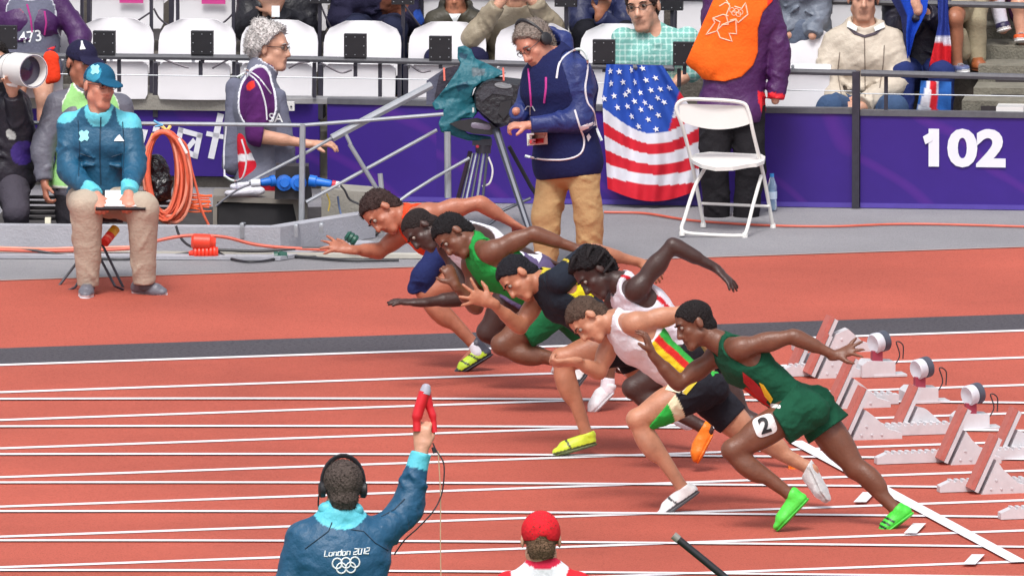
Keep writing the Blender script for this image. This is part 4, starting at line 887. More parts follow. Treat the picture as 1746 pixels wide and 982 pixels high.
# ---------------------------------------------------------------- officials, crew
GV = (104, 106, 124)
def vest(p, col, t=.042, trim=(222, 224, 232), low=-.05, arm=.105, M=CLOTH, zones=(), sidecut=None, h=.01, neck=.08, name='vest'):
    j = p.J; cuts = [hole(seg(p.J['neck'] + p.up * .04 + p.fr * .03, p.J['neck'] + p.up * .1 + p.fr * .07, neck, neck + .04)), plane(p.pel + p.up * low, -p.up)] ; rim = []
    for q, sg in (('L', -1), ('R', 1)):
        sp = j['s' + q]; pr = seg(sp + p.up * .08 + p.r * sg * .03, sp - p.up * .10 + p.r * sg * .07, arm, arm); cuts.append(hole(pr)); rim.append(inside(infl([pr], .011)[0]))
    nk = infl([seg(p.J['neck'] + p.up * .04 + p.fr * .03, p.J['neck'] + p.up * .1 + p.fr * .07, neck, neck + .04)], .012)[0]
    zn = [(r_, trim) for r_ in rim] + [(inside(nk), trim), (plane(p.pel + p.up * (low + .014), p.up), trim)]
    return blob(name, infl(p.get('torso')[:6], t, .03), M, p.root, col, h=h, cuts=cuts, noise=((.004, 16),), zones=list(zones) + zn)
TEAL = (26, 84, 116); CYAN = (96, 196, 214)
p = Person(dep(160, 498) + .12, dict(neck=(170, 196), sL=(220, 214, .02), eL=(230, 288, -.06), wL=(219, 331, -.32), sR=(118, 212, .06), eR=(116, 292, 0), wR=(165, 334, -.32),
    hL=(196, 342, .12), kL=(243, 356, -.3), aL=(246, 478, -.2), tL=(284, 500, -.22), hR=(142, 342, .12), kR=(148, 352, -.3), aR=(150, 482, -.2), tR=(145, 506, -.38)),
    'seated official in teal jacket and teal cap on a folding stool', 'red', 1.0, h=.008)
p.hand('L', cdir(.0, -.6, -.6), cdir(.1, -.7, .7), curl=.85, spread=.08, side=-1); p.hand('R', cdir(.25, -.6, -.6), cdir(0, -.7, .7), curl=.85, spread=.08, side=1)
p.head((170, 148, -.02), cdir(.5, -.1, -.86), cdir(.05, 1, .05), 1.1, hair=1, hcol=(150, 146, 144), ht=.004, hn=((.001, 60),), line=.03)
p.body(); j = p.J; D = p.D
p.top(TEAL, 1.0, .03, zones=((ball(j['sL'] + EZ * .05, .10), CYAN), (ball(j['sR'] + EZ * .06, .085), CYAN), (ball(p.J['neck'] - EZ * .0, .1), CYAN), (band(j['eL'], j['wL'], .72, 1.3, .12), CYAN), (band(j['eR'], j['wR'], .72, 1.3, .12), CYAN)), low=-.04, h=.009, neck=.062)
p.trousers((178, 164, 148), t=.018, w=.01, kn=.022)
p.shoe('L', (104, 104, 114), (222, 222, 226), heel=(226, 494, -.12), sock=(96, 94, 100)); p.shoe('R', (104, 104, 114), (222, 222, 226), heel=(151, 492, -.1), sock=(96, 94, 100))
A = p.A
def cap(p, col, brim=True, M=CLOTH, t=.016, zones=(), badge=None, tilt=0.0):
    A = p.A; f, u, r, s = p.hf_, p.hu, p.hrr, p.hs
    pr = [ell(A(0, -.012, .04), [r, f, u], (.083 * s, .106 * s, .09 * s))]
    if brim: pr.append(ell(A(0, .115, .03), [r, nrm(f - u * .28), nrm(u + f * .28)], (.072 * s, .075 * s, .012 * s), k=.012))
    return blob('cap', pr, M, p.root, col, h=.007, cuts=[plane(A(0, 0, .026), -u + f * -.12)], zones=zones)
cap(p, (24, 84, 116), zones=((both(ball(A(.07, .03, .07), .055)), (60, 150, 180)),))
LOGOC = mat('pale_cyan_mark', (150, 222, 232), rough=.5); LOGOW = mat('white_mark', (232, 236, 238), rough=.5)
def badge(name, c, ex, ey, pts, m, parent, nf=None, th=.004):
    ex = nrm(ex); ey = nrm(ey); nf = -F if nf is None else nf
    mb = MB(); mb.prism([np.asarray(c) + ex * a + ey * b for a, b in pts], nf * th); return mb.build(name, m, parent)
L12 = [(-.03, .02), (-.012, .034), (.0, .024), (.016, .034), (.03, .022), (.022, .004), (.03, -.012), (.018, -.03), (.004, -.022), (-.014, -.034), (-.03, -.022), (-.02, -.002)]
BD = list(p.root.children); pxl = lambda x, y, q, k: [(x + a * k, y - b * k) for a, b in q]
decal_poly('cap_badge', BD, pxl(162, 119, L12, 260), LOGOC, p.root); decal_poly('chest_badge', BD, pxl(143, 232, L12, 300), LOGOC, p.root)
decal_poly('chest_logo', BD, pxl(203, 236, [(-.03, -.016), (-.012, .01), (.002, .022), (.03, -.016)], 300), LOGOW, p.root)
decal_line('zip', BD, [[(172, 200), (170, 260), (172, 315)]], .0045, mat('zip', (18, 56, 80)), p.root)
decal_line('seam', BD, [[(133, 205), (136, 250), (134, 300)], [(209, 208), (212, 250), (210, 300)], [(136, 262), (155, 268)], [(190, 268), (209, 262)]], .003, mat('seam_teal', (16, 52, 76)), p.root)
GLM = mat('glasses', (84, 72, 72), rough=.3, metal=.4)
def glasses(p, col=GLM):
    A = p.A; mb = MB()
    for q in (-1, 1):
        mb.tube([A(q * .031 + .020 * math.cos(t), .098 - abs(q * .031 + .020 * math.cos(t)) * .12, .008 + .014 * math.sin(t)) for t in np.linspace(0, 2 * PI, 12, endpoint=False)], .0018, 5, closed=True)
        mb.tube([A(q * .051, .092, .012), A(q * .078, .0, .012)], .0026, 5)
    mb.tube([A(-.011, .098, .01), A(.011, .098, .01)], .0026, 5); return mb.build('glasses', col, p.root, smooth=True)
glasses(p)
# clipboard and papers
cb = MB(); c = P(206, 342, D - .33); cb.box(c, (.30, .2, .012), (nrm(R), nrm(F * -.75 - U * .5), nrm(U * .75 - F * .5))); cb = cb.build('clipboard', MB_BLACK, label='dark clipboard with white paper on the lap of the seated official', cat='clipboard')
mb = MB(); mb.box(c + U * .012 - F * .0, (.19, .17, .006), (nrm(R), nrm(F * -.75 - U * .5), nrm(U * .75 - F * .5))); mb.build('paper', LOGOW, cb)

# photographer standing behind, navy cap and green bib
p = Person(dep(120, 432) + .35, dict(neck=(150, 160), sL=(204, 182, .05), eL=(218, 260, .05), wL=(214, 320, 0), sR=(100, 178, 0), eR=(72, 252, -.05), wR=(76, 310, -.1),
    hL=(165, 320, 0), kL=(165, 395, 0), aL=(165, 420, 0), hR=(120, 320, 0), kR=(118, 395, 0), aR=(118, 420, 0)), 'photographer in dark cap and grey jacket with pale green bib behind the seated official', (170, 110, 88), 1.05)
p.hand('R', cdir(.1, -1, -.1), cdir(.9, 0, .2), curl=.6, spread=.08)
p.head((140, 108, -.02), cdir(.5, -.18, -.85), cdir(0, 1, 0), 1.1, hair=1, hcol=(50, 44, 44), ht=.004)
p.body(h=.01); j = p.J
p.top((98, 98, 110), 1.0, .035, low=-.1)
vest(p, (150, 206, 130), t=.048, low=-.02, arm=.10, trim=(226, 232, 222))
cap(p, (34, 32, 60)); decal_poly('cap_badge', list(p.root.children), [(136, 85), (138, 70), (141, 70), (146, 84)], LOGOW, p.root)
p.trousers((40, 38, 44))

# purple sleeved man with numbered grey vest, in the stand
p = Person(bdep(60, 120, .45), dict(neck=(52, -2), sL=(98, 8, 0), eL=(138, 62, -.05), wL=(128, 100, -.15), sR=(8, 10, 0), eR=(-8, 70, 0), wR=(5, 120, -.1), hL=(72, 125, 0), kL=(75, 170, -.25), aL=(75, 250, -.2), hR=(28, 125, 0), kR=(28, 170, -.25), aR=(28, 250, -.2)),
    'person in purple jacket and grey vest numbered 473, head above the picture', 'light', 1.0, h=.011)
p.head((58, -48), cdir(.3, -.2, -.9), cdir(0, 1, 0), 1.0, hair=1); p.body(); j = p.J; p.hand('L')
p.top((66, 26, 82), 1.0, .03, zones=((ball(P(52, -2, p.D - .12), .09), (206, 30, 60)), (band(j['eL'], j['wL'], .6, .8), (226, 50, 50))), low=-.05)
vest(p, GV)
BD = list(p.root.children); decal_text('vest_number', BD, '473', 52, 64, 27, LOGOW, p.root, ang=-.12, bold=.01)
decal_line('lanyard', BD, [[(46, 8), (52, 30), (55, 56)], [(76, 20), (79, 40), (76, 60)]], .006, mat('lanyard', (176, 44, 130), rough=.6), p.root)

# crouching photographer at the left edge and the long lens
p = Person(dep(20, 432) + .5, dict(neck=(-8, 150), sL=(28, 180, 0), eL=(42, 240, -.1), wL=(22, 160, -.3), sR=(-52, 180, 0), eR=(-60, 240, 0), wR=(-20, 150, -.3), hL=(20, 300, 0), kL=(28, 360, -.2), aL=(28, 420, 0), hR=(-30, 300, 0), kR=(-30, 360, -.2), aR=(-30, 420, 0)),
    'photographer in black jacket at the left edge behind the long white lens', 'light', 1.1, h=.011)
p.head((-10, 105, .05), cdir(.4, -.2, -.9), cdir(0, 1, 0), 1.0, hair=1); p.hand('L'); p.body()
p.top((36, 33, 44), 1.0, .045, low=-.1, zones=((ball(P(24, 225, p.D - .15), .06), (200, 204, 200)), (ball(P(40, 260, p.D - .15), .08), (60, 40, 120))), extra=[seg(P(20, 190, p.D - .1), P(30, 300, p.D), .12, .12)]); p.trousers((70, 66, 76), t=.03)
lens = empty('telephoto_lens', P(40, 120, p.D - .35), 'long white telephoto lens pointing towards the track', 'camera lens'); D = p.D - .35
c0 = P(-20, 110, D + .3); ax = nrm(P(57, 122, D - .12) - c0); L = np.linalg.norm(P(57, 122, D - .12) - c0)
mb = MB(); mb.lathe(c0, ax, [(0, .06), (L * .35, .065), (L * .42, .085), (L * .58, .085), (L * .6, .098), (L * .98, .102), (L, .104), (L, .094), (L * .86, .09), (L * .86, .0)], 24); mb.build('barrel', MB_WHITE, lens, smooth=True)
mb = MB(); mb.lathe(c0, ax, [(L * .57, .087), (L * .6, .1)], 24); mb.lathe(c0, ax, [(L * .43, .0862), (L * .46, .0862)], 24); mb.build('ring', MB_BLACK, lens, smooth=True)
mb = MB(); mb.lathe(c0, ax, [(L * .87, .09), (L * .9, .0)], 24); mb.build('front_glass', mat('lens_glass', (30, 20, 60), rough=.08, coat=1.0), lens, smooth=True)
mb = MB(); mb.lathe(c0, ax, [(L * .861, .0935), (L * 1.003, .0985), (L * 1.003, .0955), (L * .87, .091)], 24); mb.build('hood_lining', mat('hood_purple', (52, 36, 96), rough=.5), lens, smooth=True)
mb = MB(); mb.tube(smoothpath([P(8, 128, D), P(12, 142, D), P(30, 146, D)]), .014, 8); mb.build('mount_foot', MB_WHITE, lens, smooth=True)
mb = MB(); V = []
blob('orange_cloth', [seg(P(88, 100, D + .5), P(90, 130, D + .5), .05, .045, F, .5), seg(P(84, 105, D + .5), P(82, 140, D + .5), .03, .02, F, .5)], CLOTH, None, (240, 66, 36), h=.01, noise=((.006, 25),))
tag(bpy.data.objects['orange_cloth'], 'orange red cloth hanging just behind the white lens', 'cloth')

# grey haired man holding the rail
D = dep(440, 425) + 1.3
p = Person(D, dict(neck=(448, 118), sL=(438, 158, .16), eL=(456, 220, .2), wL=(500, 240, .1), sR=(438, 154, -.18), eR=(438, 232, -.25), wR=(530, 246, -.22), hL=(446, 322, .09), kL=(424, 400, .09), aL=(424, 440, .09), hR=(440, 322, -.09), kR=(430, 400, -.09), aR=(430, 440, -.09)),
    'grey curly haired man in grey vest and purple shirt reaching for the rail', 'light', 1.08, h=.009, bulk=1.2)
p.hand('R', cdir(.95, .02, -.1), cdir(.1, -.9, .2), curl=.35, spread=.2, side=-1, sz=1.1)
p.head((462, 84, 0), cdir(.93, -.06, -.3), cdir(.05, 1, 0), 1.12, hair=1, hcol=(206, 200, 198), ht=.030, tuft=.022, hn=((.006, 38), (.003, 85)), line=.035, grow=[seg(P(436, 80, D), P(446, 50, D), .07, .07), seg(P(446, 98, D), P(440, 84, D), .05, .05)])
p.body(); j = p.J
PU = (84, 34, 96)
p.top(PU, .55, .022, low=.1, M=CLOTH, zones=((ball(P(425, 145, D - .24), .035), (236, 60, 50)),), slr=.012)
vs = vest(p, (112, 114, 130), t=.036, low=.03, arm=.125)
p.trousers((196, 36, 52), t=.02, w=.05, zones=()); glasses(p)
blob('shirt_side', [seg(P(428, 236, D - .12), P(432, 312, D - .12), .085, .095, F, .9)], CLOTH, p.root, (206, 34, 52), h=.009, noise=((.003, 20),), zones=((band(P(429, 262, D - .12), P(430, 274, D - .12), 0, 1, .3), (226, 224, 230)),))
blob('vest_flap', [seg(P(402, 150, D - .06), P(398, 280, D - .08), .06, .07, F, .8), seg(P(470, 170, D - .1), P(480, 275, D - .1), .07, .09, F, .7)], CLOTH, p.root, (104, 106, 124), h=.009, noise=((.003, 20),), folds=((.006, 14),))
BD = list(p.root.children); decal_text('vest_lettering', BD, 'SA', 470, 202, 22, LOGOW, p.root, bold=.01)
decal_line('piping', BD, [[(404, 132), (420, 126), (440, 142), (452, 175), (455, 205)], [(418, 118), (440, 132), (462, 160)], [(383, 300), (398, 308), (414, 302), (420, 270), (412, 238)], [(386, 215), (382, 260), (383, 300)]], .0055, mat('white_piping', (222, 222, 228), rough=.6), p.root, smooth=True)

# television cameraman
D = dep(960, 458)
NV = (34, 48, 108)
p = Person(D, dict(neck=(944, 96, 0), sL=(986, 122, -.17), eL=(992, 206, -.2), wL=(902, 214, -.24), sR=(914, 128, .14), eR=(895, 200, .1), wR=(880, 190, 0), hL=(992, 284, -.08), kL=(1004, 368, -.1), aL=(1006, 448, -.05), tL=(985, 462, -.2), hR=(946, 286, .08), kR=(932, 370, .02), aR=(930, 452, .02), tR=(905, 462, -.1)),
    'television cameraman in navy jacket and khaki trousers looking down at his camera', 'red', 1.14, h=.0085, bulk=1.3)
p.hand('L', cdir(-.9, .0, -.1), cdir(-.1, -.8, .3), curl=.7, spread=.1, side=1)
p.head((912, 76, -.04), cdir(-.55, -.55, -.6), cdir(-.4, .9, 0), 1.2, hair=1, hcol=(134, 122, 114), ht=.012, hn=((.004, 60),), line=.06, tuft=.014)
p.body(); j = p.J
p.top(NV, 1.0, .03, low=-.04, h=.009, extra=[seg(P(958, 70, D + .04), P(962, 110, D + .04), .065, .075, k=.03), seg(P(940, 58, D + .05), P(955, 75, D + .05), .045, .05, k=.03)], zones=())
vest(p, (28, 34, 78), t=.045, low=-.06, arm=.115, trim=(28, 34, 78))
PIPE = mat('white_piping', (222, 222, 228), rough=.6)
def piping(pts, name='piping', r=.006, par=None, m=None): mb = MB(); mb.tube(smoothpath([P(x, y, D + dz) for x, y, dz in pts]), r, 6, flat=.6); return mb.build(name, m or PIPE, par or p.root, smooth=True)
BD = list(p.root.children)
decal_line('piping', BD, [[(949, 134), (954, 108), (968, 92), (988, 84), (1000, 96), (1002, 120), (998, 150), (1002, 175), (1012, 190), (1018, 220), (1026, 240)], [(980, 188), (988, 215), (996, 240), (990, 262), (965, 272), (925, 272), (895, 266)]], .0065, PIPE, p.root, smooth=True)
decal_poly('pocket_strip', BD, [(990, 216), (1014, 206), (1016, 214), (992, 224)], PIPE, p.root, sub=2); decal_poly('pocket_mark', BD, [(1000, 233), (1004, 228), (1008, 234), (1003, 242)], PIPE, p.root)
decal_poly('pass_card', BD, [(898, 228), (933, 226), (934, 246), (899, 249)], mat('card', (214, 204, 196), rough=.4), p.root, off=.03, sub=3); decal_poly('pass_strip', BD, [(900, 238), (927, 236), (927, 244), (900, 247)], mat('cardred', (196, 44, 56), rough=.4), p.root, off=.036, sub=2)
decal_line('lanyard', BD, [[(901, 118), (903, 140), (905, 165), (906, 182)], [(931, 132), (931, 150), (928, 176)]], .007, mat('lanyard2', (200, 60, 150), rough=.6), p.root); decal_line('clip', BD, [[(895, 188), (899, 182), (908, 182), (912, 190)], [(904, 182), (904, 196)]], .004, GALV, p.root)
p.trousers((178, 146, 104), t=.022, w=.02, top=.02, n=((.006, 13), (.004, 30))); p.shoe('L', (40, 38, 42)); p.shoe('R', (40, 38, 42)); glasses(p)
def headset(p, mic=False):
    A = p.A; mb = MB(); mb.tube([A(.088 * math.sin(t), -.01, .025 + .118 * math.cos(t)) for t in np.linspace(-PI / 2, PI / 2, 14)], .009, 6, flat=1.4)
    for q in (-1, 1): mb.lathe(A(q * .075, -.01, .0), p.hrr * q, [(0, .038), (.022, .04), (.03, .028)], 14)
    o = mb.build('headphones', MB_BLACK, p.root, smooth=True)
    if mic: m2 = MB(); m2.tube(smoothpath([A(-.1, -.01, -.02), A(-.098, .03, -.07), A(-.08, .06, -.1)]), .004, 5); m2.build('microphone_arm', MB_BLACK, o, smooth=True)
headset(p)

# steward with orange bib, back view
D = dep(1255, 372) + .1
p = Person(D, dict(neck=(1262, -12), sL=(1222, 4, 0), eL=(1222, 80, .2), wL=(1240, 120, .35), sR=(1306, 4, 0), eR=(1330, 92, 0), wR=(1322, 172, -.03), hL=(1222, 190, 0), kL=(1219, 285, -.03), aL=(1222, 366, .02), tL=(1218, 378, .1), hR=(1274, 190, 0), kR=(1279, 285, -.03), aR=(1272, 368, .02), tR=(1300, 382, .0)),
    'steward seen from behind in orange bib, purple jacket and black trousers', 'light', 1.12, h=.01, bulk=1.15)
p.head((1268, -62), cdir(-.2, 0, 1), cdir(0, 1, 0), 1.0, hair=1); p.body(); j = p.J
p.top((72, 28, 84), 1.0, .032, low=-.06, h=.0095, zones=((band(j['eR'], j['wR'], .86, 1.4, .13), (226, 36, 48)), (band(P(1303, 120, D), P(1308, 170, D), 0, 1, .012), (190, 40, 56))), n=((.005, 15), (.003, 35)))
p.trousers((34, 32, 36), t=.026, w=.03, top=.05, n=((.006, 14), (.003, 34))); p.shoe('L', (28, 27, 30), (28, 27, 30)); p.shoe('R', (28, 27, 30), (28, 27, 30), heel=(1256, 378, .02))
BN = [(1216, 0), (1164, 118), (1180, 130), (1204, 137), (1236, 140), (1264, 132), (1284, 112), (1292, 90), (1292, 50), (1300, 22), (1318, 2), (1316, -30), (1228, -30)]
obd = [seg(P(1196, 92, D - .07), P(1236, 0, D - .06), .11, .11, F, .6), seg(P(1248, 96, D - .07), P(1270, -30, D - .06), .155, .15, F, .62, k=.04), seg(P(1218, 104, D - .08), P(1252, 96, D - .08), .13, .13, F, .6), seg(P(1232, 90, D - .08), P(1250, 20, D - .1), .13, .11, F, .6)]
q_ = []
for a, b in zip(BN[:-1], BN[1:]):
    (x0, y0), (x1, y1) = a, b; nn = nrm(R * (y1 - y0) + U * (x1 - x0))
def poly_cut(pts, D):
    """removes everything outside the outline, measured square to the sight line"""
    c0 = P(PW / 2, PH / 2, D); k = D / FPX; q = [((x - PW / 2) * k, -(y - PH / 2) * k) for x, y in pts]
    def fn(X, Y, Z):
        u = (X - c0[0]) * R[0] + (Y - c0[1]) * R[1] + (Z - c0[2]) * R[2]; v = (X - c0[0]) * U[0] + (Y - c0[1]) * U[1] + (Z - c0[2]) * U[2]
        ins = np.zeros(np.broadcast(u, v).shape, bool); dm = np.full(ins.shape, 9.0)
        for (x0, y0), (x1, y1) in zip(q, q[1:] + q[:1]):
            t = np.clip(((u - x0) * (x1 - x0) + (v - y0) * (y1 - y0)) / ((x1 - x0) ** 2 + (y1 - y0) ** 2), 0, 1)
            dm = np.minimum(dm, (u - x0 - t * (x1 - x0)) ** 2 + (v - y0 - t * (y1 - y0)) ** 2)
            if y0 != y1: ins ^= ((v > min(y0, y1)) & (v <= max(y0, y1))) & (u < x0 + (v - y0) / (y1 - y0) * (x1 - x0))
        return np.where(ins, -1, 1) * np.sqrt(dm)
    return fn
ob = blob('orange_bib', infl(p.get('torso')[:6], .052, .03) + obd, CLOTH, p.root, (246, 104, 30), h=.0095, cuts=[poly_cut(BN, D), plane(P(1250, 50, D - .02), F)], noise=((.002, 14),), folds=((.004, 9),), zones=((both(plane(P(1308, 10, D), nrm(-R)), plane(P(1308, 40, D), nrm(-U))), (240, 60, 40)),))
EM = [[(935, 0), (960, 45), (935, 105), (950, 165), (905, 170)], [(990, 45), (1040, 60), (1065, 20), (1080, 100), (1015, 155), (1000, 130), (960, 140)], [(845, 125), (915, 100), (950, 110)], [(845, 125), (860, 155), (800, 235), (875, 210), (895, 150), (845, 125)],
      [(875, 205), (915, 165), (1000, 135), (1005, 230), (955, 225), (975, 280), (895, 255), (875, 205)], [(890, 45), (930, 20), (960, 30)]]
BL = mat('bib_line', (250, 196, 168), rough=.5)
decal_line('emblem', [ob], [[(1000 + x / 3.927, y / 3.927) for x, y in ln] for ln in EM], .0042, BL, p.root)
for x, y in ((974, 70), (1004, 76), (1032, 84), (988, 90), (1018, 98)):
    decal_line('emblem_ring', [ob], [[(1000 + x / 3.927 + 4 * math.cos(t), y / 3.927 + 4 * math.sin(t)) for t in np.linspace(0, 2 * PI, 13)]], .0024, BL, p.root, step=9, n=4)

# starter, seen from behind
D = FPX / 362
p = Person(D, dict(neck=(580, 880, 0), sL=(516, 918, 0), eL=(492, 1020, 0), wL=(500, 1110, -.1), sR=(646, 912, .02), eR=(694, 868, .12), wR=(719, 768, .12), hL=(552, 1120, 0), kL=(548, 1285, 0), aL=(548, 1440, 0), tL=(548, 1460, .15), hR=(610, 1120, 0), kR=(614, 1285, 0), aR=(614, 1440, 0), tR=(614, 1460, .15)),
    'starter in teal jacket seen from behind, arm raised with the red starting gun', (206, 150, 124), 1.12, h=.0085, bulk=1.1)
p.hand('R', cdir(.02, 1, .1), cdir(.3, 0, 1), curl=.78, spread=.06, side=-1, sz=1.08, thumb=.25)
p.head((584, 834, 0), cdir(-.12, .05, 1), cdir(0, 1, .1), 1.12, hair=1, hcol=(84, 72, 68), ht=.008, hn=((.002, 80),), line=.06, zones=(), grow=[])
p.body(); j = p.J
p.top((28, 80, 114), 1.0, .034, low=-.1, h=.0085, n=((.007, 13), (.004, 31)), zones=((band(j['eR'], j['wR'], .70, 1.05, .1), CYAN), (ball(j['neck'] + EZ * .03 - F * .02, .125), CYAN)), cuts=[plane(j['wR'] - nrm(j['wR'] - j['eR']) * .0, nrm(j['wR'] - j['eR']))])
blob('collar', [seg(j['neck'] - R * .07 + EZ * .035 - F * .03, j['neck'] + R * .075 + EZ * .03 - F * .03, .034, .034)], WIND, p.root, CYAN, h=.008, noise=((.002, 40),))
p.trousers((30, 36, 60), h=.012); headset(p, True); p.shoe('L', (30, 30, 34)); p.shoe('R', (30, 30, 34))
GL = {'L': [[(0, 8), (0, 0), (5, 0)]], 'o': [[(0, 0), (4.4, 0), (4.4, 5), (0, 5), (0, 0)]], 'n': [[(0, 0), (0, 5), (4.4, 5), (4.4, 0)]], 'd': [[(4.4, 8), (4.4, 0), (0, 0), (0, 5), (4.4, 5)]],
      '2': [[(0, 8), (4.6, 8), (4.6, 4.4), (0, 3), (0, 0), (4.8, 0)]], '0': [[(0, 0), (4.6, 0), (4.6, 8), (0, 8), (0, 0)]], '1': [[(.8, 7), (2.4, 8), (2.4, 0)]], ' ': []}
BD = list(p.root.children); x = 0; lines = []; u_ = 1.24
for ch in 'London 2012':
    for ln in GL[ch]: lines.append([(553 + (a + x + b * .2) * u_ * .93, 948 - (x * .06 + b) * u_) for a, b in ln])
    x += 3.4 if ch == ' ' else (4.6 if ch == '1' else 6.6)
decal_line('lettering', BD, lines, .0034, LOGOW, p.root, step=20)
for rx, ry in ((575, 960), (590, 959), (605, 958), (582, 968), (598, 967)):
    decal_line('ring', BD, [[(rx + 8.2 * math.cos(t), ry + 8.8 * math.sin(t)) for t in np.linspace(0, 2 * PI, 21)]], .0036, LOGOW, p.root, step=30)
decal_line('seam', BD, [[(598, 902), (620, 905), (640, 925), (662, 938)], [(520, 935), (560, 905), (566, 890)], [(650, 880), (672, 868), (690, 850)]], .003, mat('seam', (16, 50, 74)), p.root)

# official with red cap
D = FPX / 364
p = Person(D, dict(neck=(926, 968, 0), sL=(868, 1000, 0), eL=(856, 1100, 0), wL=(870, 1190, 0), sR=(985, 1000, 0), eR=(996, 1100, 0), wR=(985, 1190, 0), hL=(898, 1200, 0), kL=(898, 1350, 0), aL=(898, 1500, 0), hR=(955, 1200, 0), kR=(955, 1350, 0), aR=(955, 1500, 0)),
    'person with bright red cap and red and white top, seen from behind', 'light', 1.0, h=.009)
p.head((922, 920, 0), cdir(-.05, .0, 1), cdir(0, 1, 0), 1.08, hair=1, hcol=(110, 84, 66), ht=.004, hn=((.001, 80),)); p.body()
A = p.A; blob('cap', [ell(A(0, -.012, .035), [p.hrr, p.hf_, p.hu], (.092, .112, .1)), ell(A(0, .13, .03), [p.hrr, p.hf_, p.hu], (.075, .06, .012))], CLOTH, p.root, (220, 36, 48), h=.007, cuts=[plane(A(0, 0, -.004), -p.hu), hole(ell(A(0, -.13, -.006), [p.hrr, p.hf_, p.hu], (.036, .05, .026)))], noise=((.0015, 40),))
p.top((222, 222, 228), .5, .02, M=CLOTH, zones=((ball(p.J['sR'] + R * .05, .13), (214, 40, 52)), (ball(p.J['sL'] - R * .05, .10), (214, 40, 52)), (ball(p.J['neck'] + EZ * .03, .085), (206, 40, 70)))); p.trousers((60, 60, 70), h=.012)
# ---------------------------------------------------------------- spectators in the stand
GS = 'spectators in the stand'
def spect(off, x, y, J, label, skin='light', m=1.05, h=.0105, **kw):
    return Person(bdep(x, y, off), J, label, skin, m, GS, h, **kw)
def seatJ(cx, sy, w, el=None, wr=None, hip=95):
    """seated figure seen from the front: shoulders at sy, w half width"""
    el = el or [(w + 8, sy + 70, -.02), (w + 8, sy + 70, -.02)]; wr = wr or [(w - 25, sy + hip + 8, -.35), (w - 25, sy + hip + 8, -.35)]
    return dict(neck=(cx, sy - 12), sR=(cx - w, sy, 0), sL=(cx + w, sy, 0), eR=(cx - el[0][0], el[0][1], el[0][2]), eL=(cx + el[1][0], el[1][1], el[1][2]), wR=(cx - wr[0][0], wr[0][1], wr[0][2]), wL=(cx + wr[1][0], wr[1][1], wr[1][2]),
                hR=(cx - 26, sy + hip + 14, .05), hL=(cx + 26, sy + hip + 14, .05), kR=(cx - 34, sy + hip + 18, -.30), kL=(cx + 34, sy + hip + 18, -.30), aR=(cx - 34, sy + hip + 125, -.28), aL=(cx + 34, sy + hip + 125, -.28))
p = spect(1.25, 470, 40, seatJ(472, -10, 44, el=[(52, 50, -.05), (50, 52, -.05)], wr=[(-2, 10, -.25), (-6, 22, -.25)], hip=70), 'spectator in black padded jacket holding white paper, head above the picture', 'light')
p.hand('R', cdir(.2, .9, -.1), cdir(0, 0, 1), curl=.5); p.hand('L', cdir(-.4, .7, 0), cdir(0, 0, 1), curl=.5); p.body(); p.top((30, 29, 36), 1.0, .045, n=((.006, 18), (.003, 40)), low=-.12); p.trousers((28, 28, 34), t=.03)
mb = MB(); mb.box(P(470, 20, p.D - .36), (.05, .004, .07), (R, F, U)); mb.build('paper_cup', LOGOW, label='white folded paper in the hands of the black jacket spectator', cat='paper')
p = spect(1.25, 640, 40, seatJ(640, -30, 48, el=[(62, 40, -.05), (62, 40, -.05)], wr=[(20, 50, -.3), (18, 48, -.3)], hip=62), 'spectator in dark navy jumper behind the middle seat, head above the picture', 'brown', m=1.1)
p.body(); p.top((36, 34, 58), 1.0, .04, zones=((ball(P(672, 8, p.D - .1), .09), (104, 62, 48)), (ball(P(712, 30, p.D - .1), .05), (44, 80, 170))), n=((.008, 14), (.004, 35)), low=-.1, M=CLOTH); p.trousers((34, 38, 62), t=.03)
p = spect(1.0, 775, 60, seatJ(778, 36, 30, el=[(38, 72, -.02), (38, 72, -.02)], wr=[(14, 92, -.2), (14, 92, -.2)], hip=48), 'child in olive hooded jacket with white collar', (176, 116, 90), m=.78, bulk=.85)
p.head((776, -5, 0), cdir(-.05, -.1, -1), cdir(0, 1, 0), .95, hair=1, hcol=(28, 22, 26), ht=.014); p.body()
p.top((66, 62, 52), 1.0, .03, zones=((both(ball(P(775, 30, p.D - .16), .05), plane(P(775, 24, p.D), U)), (226, 226, 230)),), extra=[seg(P(757, 8, p.D + .02), P(758, 22, p.D), .034, .04), seg(P(797, 8, p.D + .02), P(796, 22, p.D), .034, .04), seg(P(777, -18, p.D + .05), P(777, 10, p.D + .06), .07, .07)], cuts=[hole(ell(P(776, 4, p.D - .1), [R, F, U], (.06, .12, .085)))], low=-.1); p.trousers((30, 30, 60), t=.02)
decal_poly('shirt_collar', list(p.root.children), [(765, 24), (786, 24), (776, 42)], LOGOW, p.root, off=.01, sub=2)
p = spect(.95, 880, 60, dict(neck=(880, 20), sR=(838, 36, 0), sL=(920, 34, 0), eR=(806, 66, -.15), eL=(944, 48, -.1), wR=(850, 8, -.25), wL=(908, 2, -.25), hR=(855, 150, 0), hL=(905, 150, 0), kR=(840, 150, -.45), kL=(915, 150, -.45), aR=(840, 270, -.4), aL=(915, 270, -.4)), 'spectator in beige jacket raising both hands to the face', 'light')
p.head((880, -22, 0), cdir(-.1, -.15, -1), cdir(0, 1, 0), 1.05, hair=1, hcol=(90, 70, 60)); p.hand('R', cdir(.5, .8, 0), cdir(.2, .2, 1), curl=.5); p.hand('L', cdir(-.5, .8, 0), cdir(-.2, .2, 1), curl=.5)
p.body(); p.top((150, 138, 118), 1.0, .038, n=((.008, 15), (.004, 36))); p.trousers((60, 60, 70))
